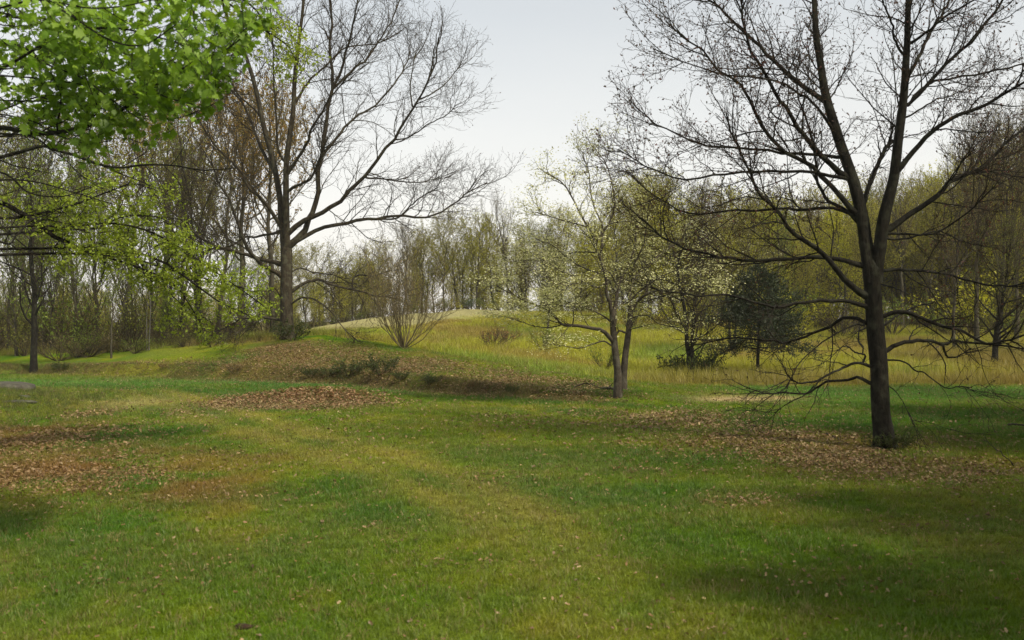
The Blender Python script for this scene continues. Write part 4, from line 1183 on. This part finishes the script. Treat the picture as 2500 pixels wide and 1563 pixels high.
# ---- right hillside wood
G6 = 'budding trees of the right hillside wood'
rng = np.random.default_rng(78)
kinds = ['olive', 'olive2', 'yel', 'bare', 'yel', 'green', 'olive', 'yel', 'olive2', 'vase']
for k, px in enumerate(np.linspace(1500, 2620, 44)):
    row = k % 3
    d = (88, 100, 112)[row] + rng.normal(0, 3)
    sky_ = np.interp(px, [1500, 1580, 1700, 1850, 2000, 2250, 2400, 2500, 2620], [450, 430, 470, 490, 475, 440, 400, 350, 330])
    put(kinds[(k * 7) % 10], px + rng.normal(0, 8), d, sky_ + (45, 22, 8)[row] + rng.normal(0, 14), lab(kinds[(k * 7) % 10], ('front-row tree', 'middle-row tree', 'back-row tree')[row], px, MR), G6, wide=rng.uniform(1.1, 1.4))
G7 = 'bare trees at the right edge of the wood'
for px, d, top, kind in [(2330, 66, 400, 'bare'), (2385, 70, 350, 'vase'), (2440, 68, 330, 'bare'), (2480, 72, 300, 'bare'), (2540, 66, 280, 'vase')]:
    put(kind, px, d, top, lab(kind, 'tall tree', px, MR), G7)
G8 = 'understorey shrubs below the right hillside wood'
for k, px in enumerate(np.linspace(1560, 2580, 44)):
    kind = ['yel', 'olive', 'green', 'brush', 'yel', 'olive'][k % 6]
    d = rng.uniform(76, 96)
    put(kind, px + rng.normal(0, 8), d, rng.uniform(670, 755), lab(kind, 'understorey shrub', px, MR), G8, lib=S, wide=1.25)
# ------------------------------------------------------------------ the leafy tree reaching in from the left
MAPLE_OUT = np.array([(0, 0), (0.02, 0.28), (0.20, 0.22), (0.27, 0.54), (0.47, 0.29), (0.60, 0.40), (0.70, 0.16), (1.0, 0.0),
                      (0.70, -0.16), (0.60, -0.40), (0.47, -0.29), (0.27, -0.54), (0.20, -0.22), (0.02, -0.28)])
def maple_leaves(acc, rng, p, size, cols):
    K = len(p)
    if K == 0: return
    d = unit(rng.normal(0, 1, (K, 3)) * np.array([[1, 1, 0.45]]) + np.array([[0, 0, -0.55]]))
    nn = unit(rng.normal(0, 0.75, (K, 3)) + np.array([[0.2, -0.6, 0.6]]))
    s = unit(np.cross(d, nn)); nn = np.cross(s, d)
    o = np.vstack([[(0.42, 0.0)], MAPLE_OUT])
    curl = rng.uniform(-0.5, 0.7, K)[:, None]
    zz = -curl * (o[None, :, 1] ** 2) * 0.9 - rng.uniform(-0.1, 0.4, K)[:, None] * (o[None, :, 0] - 0.3) ** 2
    sz = np.broadcast_to(size, K)[:, None, None]
    V = p[:, None] + sz * (o[None, :, 0:1] * d[:, None] + o[None, :, 1:2] * s[:, None] + zz[..., None] * nn[:, None])
    i = np.arange(K)[:, None, None] * 15
    k = np.arange(14)
    tri = np.stack([np.zeros(14, int), 1 + k, 1 + (k + 1) % 14], 1)[None]
    acc.add(V.reshape(-1, 3), (i + tri).reshape(-1, 3), 0, np.repeat(mixcol(rng, K, cols, 0.14), 15, 0), False)

rng = np.random.default_rng(41)
tx, ty = -11.6, 16.0
tz = float(H(tx, ty))
mroot = thing('maple_tree', 'bright green leafy maple reaching into the view from the left', 'tree', (tx, ty, tz))
off = np.array([tx, ty, tz])
acc = Acc()
tt = np.linspace(0, 1, 24)
P = np.stack([tx - 0.5 * tt ** 2, ty + 0.3 * np.sin(tt * 4), tz - 0.2 + 11.0 * tt], 1)
R = 0.34 * (1 - 0.8 * tt)
stem_mesh(acc, P - off, R, 14, rng, 0.5)
link('trunk', acc.mesh('trunk', [M_BARK]), mroot)
MCOL = [(0.16, 0.28, 0.026), (0.22, 0.36, 0.036), (0.10, 0.19, 0.018), (0.29, 0.43, 0.05)]
LCOL = [(0.27, 0.35, 0.035), (0.22, 0.30, 0.03), (0.33, 0.39, 0.05)]
trunk_pt = lambda h: np.array([tx - 0.5 * (h / 11) ** 2, ty + 0.3 * math.sin(h / 11 * 4), tz + h])
def to_px(p):
    return 1250 + p[..., 0] / p[..., 1] * F, 781.5 - (p[..., 2] - CAMZ) / p[..., 1] * F
def maple_limb(h, txt, d0, d1, w0, w1, leafy, small=False, d1n=3.4, l1=0.8, lim=None):
    """limb from height h on the trunk through the traced points"""
    pts = resample(line(txt), 22)
    d = d0 + (d1 - d0) * np.linspace(0, 1, 22)
    Q = np.stack([(pts[:, 0] - 1250) / F * d, d, CAMZ - (pts[:, 1] - 781.5) / F * d], 1)
    t0 = trunk_pt(h)
    lead = resample(np.stack([t0, t0 * 0.5 + Q[0] * 0.5 + np.array([0, 0, 0.25]), Q[0]]), 8)[:-1]
    wq = np.linspace(w0, w1, 22) / 2 * d / F
    al, at2, lv = Acc(), Acc(), Acc()
    Pq = np.concatenate([lead, Q]); Rq = np.concatenate([np.linspace(wq[0] * 1.6, wq[0] * 1.05, len(lead)), wq])
    stem_mesh(al, Pq - off, Rq, 9, rng)
    B, Rb = (Q - off)[None], wq[None]
    P1, R1 = grow(rng, B, Rb, per_len(rng, B, d1n), 0.0, 1.0, 0.8, 0.25, lambda t, L: l1 * (1.2 - 0.6 * t), 7, 0.10, 0.45, 0.55, 0.012, 0.35, 0.0045)
    al.add(*tubes(P1, R1, 4))
    P2, R2 = grow(rng, P1, R1, per_len(rng, P1, 6.0), 0.1, 1.0, 0.75, 0.25, lambda t, L: 0.45 * L * (1.2 - 0.5 * t) + 0.06, 5, 0.0, 0.45, 0.6, 0.006, 0.5, 0.0032)
    at2.add(*tubes(P2, R2, 3))
    o = link('limb', al.mesh('limb', [M_BARK]), mroot)
    link('twigs', at2.mesh('twigs', [M_TWIG]), o)['kind'] = 'stuff'
    if leafy > 0:
        if small:
            P3, R3 = grow(rng, P2, R2, per_len(rng, P2, 7), 0.1, 1.0, 0.7, 0.25, lambda t, L: np.full_like(t, 0.16), 3, 0.1, 0.3, 0.7, 0.004, 0.6, 0.003)
            p, dv = along(rng, np.concatenate([P2[:, :3], P3]), 9, 0.1, 1.0)
        else:
            p, dv = along(rng, P2, 17, 0.1, 1.0); p = p + rng.normal(0, 0.05, p.shape)
        pw = p + off
        u, v = to_px(pw)
        k = rng.random(len(p)) < leafy * (0.5 if not small else 0.75)
        if lim is not None: k &= lim(u, v)
        p = p[k]
        if small:
            p = p + rng.normal(0, 0.03, p.shape)
            add_leaves(lv, rng, p, rng.uniform(0.05, 0.09, len(p)), LCOL, 0, 0.62, 0.3, None, 0.14)
        else:
            maple_leaves(lv, rng, p, rng.uniform(0.065, 0.125, len(p)), MCOL)
        if lv.n: link('leaves', lv.mesh('leaves', [M_LEAF]), o)['kind'] = 'stuff'
    return len(p) if leafy else 0
edge = lambda u, v: v < np.interp(u, [-600, 0, 100, 160, 240, 300, 420, 520, 545, 600, 640], [480, 250, 330, 420, 400, 330, 330, 270, 200, 160, 60]) + rng.normal(0, 22, len(u))
nl = 0
for h, txt, d0, d1, w0, w1, lf in [
        (4.2, '-140,345 0,312 83,327 159,321 225,304 288,274 331,241 387,202 430,178 479,149 545,126 602,83', 12, 9.6, 13, 3, 0.8800000000000001),
        (4.6, '-140,210 0,170 149,83 245,69 314,73 400,95 470,120', 11.5, 9.4, 8, 3, 0.75),
        (5.0, '-140,120 20,40 165,89 205,116 251,159 320,195 400,235 470,255', 11.8, 10, 7, 3, 0.75),
        (5.4, '-140,20 60,-10 160,30 264,96 350,110 430,60', 11, 8.8, 7, 3, 0.8),
        (5.8, '-140,-60 120,-90 300,-60 456,0 476,66 506,99 560,130', 11.5, 9.5, 8, 3, 0.65),
        (6.0, '-140,-90 200,-110 380,-90 480,-40 560,10 610,40', 12, 10.5, 8, 3, 0.7),
        (5.2, '-140,90 40,110 120,160 200,190 280,250 340,290', 12, 10.2, 6, 2.5, 0.7),
        (5.6, '-140,60 0,20 100,0 220,20 330,10 420,-20', 10.5, 8.8, 6, 2.5, 0.8),
        (4.8, '-140,200 20,215 110,240 190,270 260,300', 12.5, 10.8, 6, 2.5, 0.55),
        (3.9, '-140,330 60,330 130,370 170,400 200,440', 12, 11, 5, 2, 0.35),
        (6.2, '-140,-120 50,-40 200,60 330,140 420,150 520,190', 13, 11.5, 7, 2.5, 0.7),
        (4.6, '-140,230 0,245 150,250 300,275 420,290 500,265', 12.5, 10.5, 5, 2, 0.75),
        (4.9, '-140,180 80,190 250,215 380,240 470,235 535,225', 12, 10, 5, 2, 0.8),
        (5.5, '-140,0 120,60 300,130 430,170 520,150 575,130', 12.2, 10.3, 5, 2, 0.7),
        (4.4, '-140,260 60,290 140,330 210,350 270,345', 12, 10.6, 4, 2, 0.6)]:
    nl += maple_limb(h, txt, d0, d1, w0, w1, lf, lim=edge)
# bare lower limbs and the further sprays of small lime leaves
for h, txt, d0, d1, w0, w1, lf in [
        (3.4, '-180,420 0,385 99,357 126,364 185,380 238,400 291,410 357,402 430,405 496,416 575,410', 15, 14, 10, 3, 0),
        (3.7, '-180,330 0,270 80,240 160,225 240,240', 14, 13, 6, 2, 0),
        (3.5, '-180,400 0,420 70,470 150,480 230,455', 15, 14.5, 6, 2, 0),
        (3.1, '-180,460 0,440 90,445 180,470 280,500', 16, 16, 5, 2, 0),
        (2.6, '-180,470 0,590 40,575 73,540 110,525', 17, 18, 6, 3, 0),
        (3.6, '-180,360 20,330 100,300 180,330 250,345', 15, 14, 6, 2, 0)]:
    maple_limb(h, txt, d0, d1, w0, w1, lf, d1n=2.6, l1=1.1)
for h, txt, d0, d1, w0, w1, lf in [
        (3.3, '-220,420 0,494 73,534 138,582 164,590 189,607 233,622 284,620 316,614 400,640 470,690 540,740 600,765', 18, 21, 13, 3, 0.8800000000000001),
        (3.3, '120,565 250,545 350,560 440,605 520,660 600,715 660,760', 19, 22, 6, 2, 0.8800000000000001),
        (3.2, '180,605 330,650 420,690 460,740 490,790', 19.5, 21.5, 6, 2, 0.8),
        (3.6, '60,530 180,500 260,470 330,450 420,480', 18.5, 20, 6, 2, 0.672),
        (3.4, '100,550 220,560 300,530 380,530 450,560', 18.5, 21, 5, 2, 0.672),
        (3.2, '300,620 400,655 500,680 580,700 640,720', 20, 22.5, 5, 2, 0.8800000000000001),
        (3.2, '320,620 390,690 440,740 520,790', 20.5, 22, 5, 2, 0.7200000000000001),
        (7.4, '-100,-220 250,-200 430,-90 560,10 640,70 700,110 735,170', 18, 20, 8, 2, 0.7200000000000001),
        (7.4, '250,-200 500,-60 620,20 660,90 680,150', 18.5, 20, 6, 2, 0.6400000000000001)]:
    maple_limb(h, txt, d0, d1, w0, w1, lf, small=True, d1n=5.5, l1=0.8)
print('MAPLE', nl)

# ------------------------------------------------------------------ weeds, stones, sticks
def put_at(src, px, py, scale, label, group=None, cat=None):
    x, y = ground(px, py)
    if src.name not in _used:
        _used.add(src.name); o = src
        o.location = (x, y, float(H(x, y))); o.scale = (scale,) * 3; o['label'] = label
        o.rotation_euler = (0, 0, px % 6.28)
        if group: o['group'] = group
    else:
        o = copy_tree(src, (x, y, float(H(x, y))), px % 6.28, scale, label, group, src.name.split('.')[0])
    return o
put_at(S['weed'], 850, 918, 1.0, 'dark green weed clump on the mound bank, left of the two')
put_at(S['weed'], 930, 915, 1.1, 'dark green weed clump on the mound bank, right of the two')
put_at(S['weed'], 800, 922, 0.7, 'small dark weeds low on the mound bank beside the weed clumps')
put_at(S['green'], 945, 900, 0.32, 'small bright leafy sprig above the dark weed clumps')
for px, py, s_, lb in [(1200, 850, 1.3, 'rusty dry weed patch high on the meadow slope'), (1240, 838, 1.0, 'rusty dry weeds beside the green bush on the slope')]:
    put_at(S['dryweed'], px, py, s_ * 1.5, lb)
put_at(S['green'], 1325, 855, 0.75, 'low green bush in the meadow left of the flowering tree')
put_at(S['green'], 1475, 905, 0.7, 'low green bush directly left of the flowering trunk')
put_at(S['weed'], 1668, 918, 1.6, 'dark ivy tuft left of the twin trunk base')
put_at(S['weed'], 1712, 920, 1.6, 'dark ivy tuft right of the twin trunk base')
put_at(S['weed'], 715, 832, 1.5, 'green sprouts round the foot of the left bare tree')
put_at(S['weed'], 2150, 1098, 0.5, 'low weeds hugging the left foot of the big right trunk')
put_at(S['weed'], 2195, 1100, 0.55, 'low weeds hugging the right foot of the big right trunk')
G9 = 'dark weeds along the mound bank'
rngw = np.random.default_rng(91)
for px, py in [(150, 905), (400, 902), (570, 912), (760, 922), (980, 928), (1050, 940), (1150, 952), (1250, 960)]:
    kd = 'weed' if rngw.random() < 0.6 else 'dryweed'
    put_at(S[kd], px, py, rngw.uniform(0.35, 0.65), ('dark green' if kd == 'weed' else 'rusty dry') + ' weed tuft on the bank ' + ('below the dark forked tree' if px < 200 else ('first', 'second', 'third', 'fourth', 'fifth')[0 if px > 500 else 1] + ' left of the left bare trunk' if px < 700 else 'beside the weed clumps' if px < 800 else 'under the bare fan shrub' if px < 1000 else ('first', 'second', 'third', 'fourth', 'fifth')[int((px - 1000) / 100)] + ' right of the fan shrub'), G9)
M_ROCK = mat_bark('rock', (0.035, 0.032, 0.024), (0.12, 0.11, 0.085), 5, (0.10, 0.11, 0.06), 0.5, 1.0, 0.8)
def rock(px, py, sx, sy, sz, seed, name, label, rz=0.0, tilt=0.0):
    rng = np.random.default_rng(seed)
    nu, nv = 22, 14
    u, v = np.meshgrid(np.arange(nu) * 2 * np.pi / nu, np.linspace(-0.5, 0.5, nv) * np.pi)
    n = np.stack([np.cos(v) * np.cos(u), np.cos(v) * np.sin(u), np.sin(v)], -1)
    q = np.sign(n) * np.abs(n) ** 0.85
    dv = rng.normal(0, 1, (7, 3)); bump = sum(0.09 * np.sin(3.1 * (n @ unit(d_)) + k) for k, d_ in enumerate(dv))
    V = q * (1 + bump[..., None] + rng.normal(0, 0.012, bump.shape)[..., None]) * np.array([sx, sy, sz]) / 2
    i = np.arange(nv - 1)[:, None] * nu; k = np.arange(nu)[None]; k2 = (k + 1) % nu
    acc = Acc(); acc.add(V.reshape(-1, 3), np.stack([i + k, i + k2, i + nu + k2, i + nu + k], -1).reshape(-1, 4), 0, smooth=False)
    x, y = ground(px, py)
    o = link(name, acc.mesh(name, [M_ROCK]), None, (x, y, float(H(x, y)) + sz * 0.12))
    o.rotation_euler = (tilt, 0.05, rz)
    return tag(o, label, 'rock')
rock(5, 950, 2.2, 1.6, 0.42, 5, 'grey_boulder', 'broad grey boulder cut by the left edge')
rock(45, 985, 0.9, 0.35, 0.14, 6, 'flat_stone', 'flat pale stone lying in the weeds below the grey boulder', 0.4, 0.15)
rock(58, 970, 0.5, 0.25, 0.12, 7, 'flat_stone', 'thin pale stone edge just under the grey boulder', -0.3, -0.1)
rock(600, 1533, 0.17, 0.12, 0.05, 8, 'earth_clod', 'dark brown clod of earth on the grass at bottom left').data.materials[0] = mat_bark('earth', (0.03, 0.018, 0.01), (0.08, 0.045, 0.025), 30, None, 0, 1, 0.9)

def stick(pts, w, label, name='fallen_branch', twigs=6, seed=1, cat='branch', up=0.3):
    """fallen branch lying on the ground through image points; third value = height above ground"""
    rng = np.random.default_rng(seed)
    Q = []
    for px, py, hh in pts:
        x, y = ground(px, py); Q.append((x, y, float(H(x, y)) + hh))
    Q = resample(Q, 14); Q[1:-1] += rng.normal(0, 0.012, (12, 3))
    o0 = Q[0].copy()
    R = np.linspace(w, w * 0.4, 14)
    acc = Acc(); stem_mesh(acc, Q - o0, R, 8, rng)
    P1, R1 = grow(rng, (Q - o0)[None], R[None], np.array([twigs]), 0.2, 1.0, 0.7, 0.2, lambda t, L: 0.3 * L * (1.2 - 0.6 * t), 6, up, 0.5, 0.5, 9, 0.4, 0.004)
    acc.add(*tubes(P1, R1, 5))
    o = link(name, acc.mesh(name, [M_BARK_L]), None, o0)
    return tag(o, label, cat)
stick([(1468, 953, 0.05), (1490, 955, 0.10), (1508, 960, 0.06)], 0.07, 'short dark log lying against the flowering tree foot', 'fallen_log', 3, 2, 'log')
stick([(1400, 948, 0.03), (1430, 946, 0.15), (1465, 951, 0.05)], 0.03, 'broken twiggy branch on the mound left of the log', 'fallen_branch', 8, 3)
stick([(2015, 1062, 0.03), (2045, 1078, 0.05), (2072, 1090, 0.03)], 0.018, 'thin fallen stick among leaves left of the big right trunk', 'fallen_branch', 2, 4)
stick([(2462, 1045, 0.08), (2490, 1048, 0.12), (2530, 1050, 0.06)], 0.03, 'fallen branch at the right edge on the dark lawn', 'fallen_branch', 2, 5)
stick([(2480, 1140, 0.0), (2440, 1135, 0.25), (2400, 1125, 0.42)], 0.012, 'thin bare twig rising from leaves near the right edge', 'fallen_branch', 7, 6, up=0.8)

# ------------------------------------------------------------------ the far wood that closes the view (one mass)
def wood_source(name, seed, cols, leaf, leaf_n):
    rng = np.random.default_rng(seed)
    acc = Acc()
    tt = np.linspace(0, 1, 10)
    P = np.stack([np.cumsum(rng.normal(0, 0.2, 10)) * tt, np.cumsum(rng.normal(0, 0.2, 10)) * tt, 14 * tt - 0.3], 1)
    R = 0.16 * (1 - 0.85 * tt)
    stem_mesh(acc, P, R, 6, rng)
    P1, R1 = grow(rng, P[None], R[None], np.array([30]), 0.06, 0.99, 0.7, 0.2, lambda t, L: 4.6 * (1.1 - 0.8 * t) * np.clip(t * 3 + 0.3, 0, 1), 7, 0.35, 0.4, 0.45, 9, 0.3, 0.02)
    acc.add(*tubes(P1, R1, 3))
    P2, R2 = grow(rng, P1, R1, per_len(rng, P1, 2.6), 0.1, 1.0, 0.7, 0.25, lambda t, L: 0.5 * L * (1.2 - 0.6 * t), 4, 0.5, 0.4, 0.5, 0.02, 0.5, 0.013)
    acc.add(*tubes(P2, R2, 3))
    p, dv = along(rng, P2, leaf_n, 0.1, 1.0)
    p = p + rng.normal(0, 0.25, p.shape)
    add_leaves(acc, rng, p, rng.uniform(0.6, 1.3, len(p)) * leaf, cols, 1, 0.6, 0.3, dv, 0.18)
    return bpy.data.objects.new(name, acc.mesh(name, [M_TWIG_B, M_LEAF]))
SRC = [wood_source('far_tree', 401, OLIVE, 0.22, 14), wood_source('far_tree', 402, OLIVE + YELG, 0.22, 14), wood_source('far_tree', 403, BUFF + OLIVE, 0.18, 10), wood_source('far_tree', 404, YELG + OLIVE, 0.22, 14)]
rng = np.random.default_rng(55)
n = 280
x = rng.uniform(-95, 120, n); y = rng.uniform(116, 165, n) + np.where(x < -8, 6, 0)
x = np.concatenate([x, rng.uniform(-60, -14, 26)]); y = np.concatenate([y, rng.uniform(88, 112, 26)])
x = np.concatenate([x, rng.uniform(24, 70, 70)]); y = np.concatenate([y, rng.uniform(88, 116, 70)])
px = 1250 + x / y * F
topy = np.interp(px, [-400, 0, 300, 600, 720, 900, 1000, 1100, 1250, 1400, 1550, 1700, 1850, 2000, 2250, 2400, 2500, 2900], [690, 690, 690, 690, 680, 640, 610, 580, 580, 575, 520, 505, 510, 500, 480, 450, 430, 400])
zt = CAMZ + (781.5 - topy) / F * y
sc_ = np.clip((zt - H(x, y)) / 14, 0.25, 1.3) * rng.uniform(0.75, 1.02, len(x))
scatter('woodland', np.stack([x, y, H(x, y)], 1), rng.uniform(0, 6.28, len(x)), np.stack([sc_ * 1.25, sc_ * 1.25, sc_], 1), np.ones((len(x), 3)), SRC, 'olive hazy mass of the far-off wood closing the view', 'wood', 0.02, 9)

# ------------------------------------------------------------------ unseen trees added beyond the right edge to shade the lawn
for src, x, y, hh, wd, lb in [(CEDAR, 8.6, 5.6, 9, 0.75, 'unseen evergreen added for shade beyond the right edge, nearest the viewer'), (CEDAR, 11.2, 9.6, 10, 0.8, 'unseen evergreen added for shade beyond the right edge before the big right trunk'),
                              (K['spread'], 13.0, 13.5, 11, 1.0, 'unseen leafy tree added for shade beyond the right edge nearest the big right trunk'), (CEDAR, 16.5, 17.5, 12, 0.7, 'unseen evergreen added for shade beyond the right edge level with the big right trunk'),
                              (CEDAR, 19.5, 24.0, 12.5, 0.7, 'tall unseen evergreen added for shade beyond the right edge by the far lawn'), (K['spread'], 22.5, 31.0, 12, 1.0, 'unseen leafy tree added for shade beyond the right edge by the meadow')]:
    s_ = hh / src['height']
    copy_tree(src, (x, y, float(H(x, y))), x * 3, (s_ * wd, s_ * wd, s_), lb, None, 'added_shade_leafy' if src is not CEDAR else 'added_shade_evergreen')

# ------------------------------------------------------------------ the air: pale haze over the whole valley
hz_ = Acc()
lo, hi = np.array([-260.0, -60.0, -6.0]), np.array([260.0, 330.0, 26.0])
c8 = np.array([[(hi if (k >> a) & 1 else lo)[a] for a in range(3)] for k in range(8)])
hz_.add(c8, np.array([[0, 2, 3, 1], [4, 5, 7, 6], [0, 1, 5, 4], [2, 6, 7, 3], [0, 4, 6, 2], [1, 3, 7, 5]]), 0, smooth=False)
m, t, out = new_mat('haze')
pv = t.nodes.new('ShaderNodeVolumePrincipled')
pv.inputs['Color'].default_value = (0.93, 0.92, 0.90, 1)
pv.inputs['Density'].default_value = 0.00025
t.links.new(pv.outputs['Volume'], out.inputs['Volume'])
tag(link('haze', hz_.mesh('haze', [m])), 'thin pale spring haze in the air', 'haze', kind='stuff')
SC.cycles.volume_bounces = 0
SC.cycles.volume_max_steps = 64
SC.cycles.volume_step_rate = 10
print('TRIS', sum(sum(len(p.vertices) - 2 for p in me.polygons) if len(me.polygons) < 2000 else len(me.loops) - 2 * len(me.polygons) for me in bpy.data.meshes))
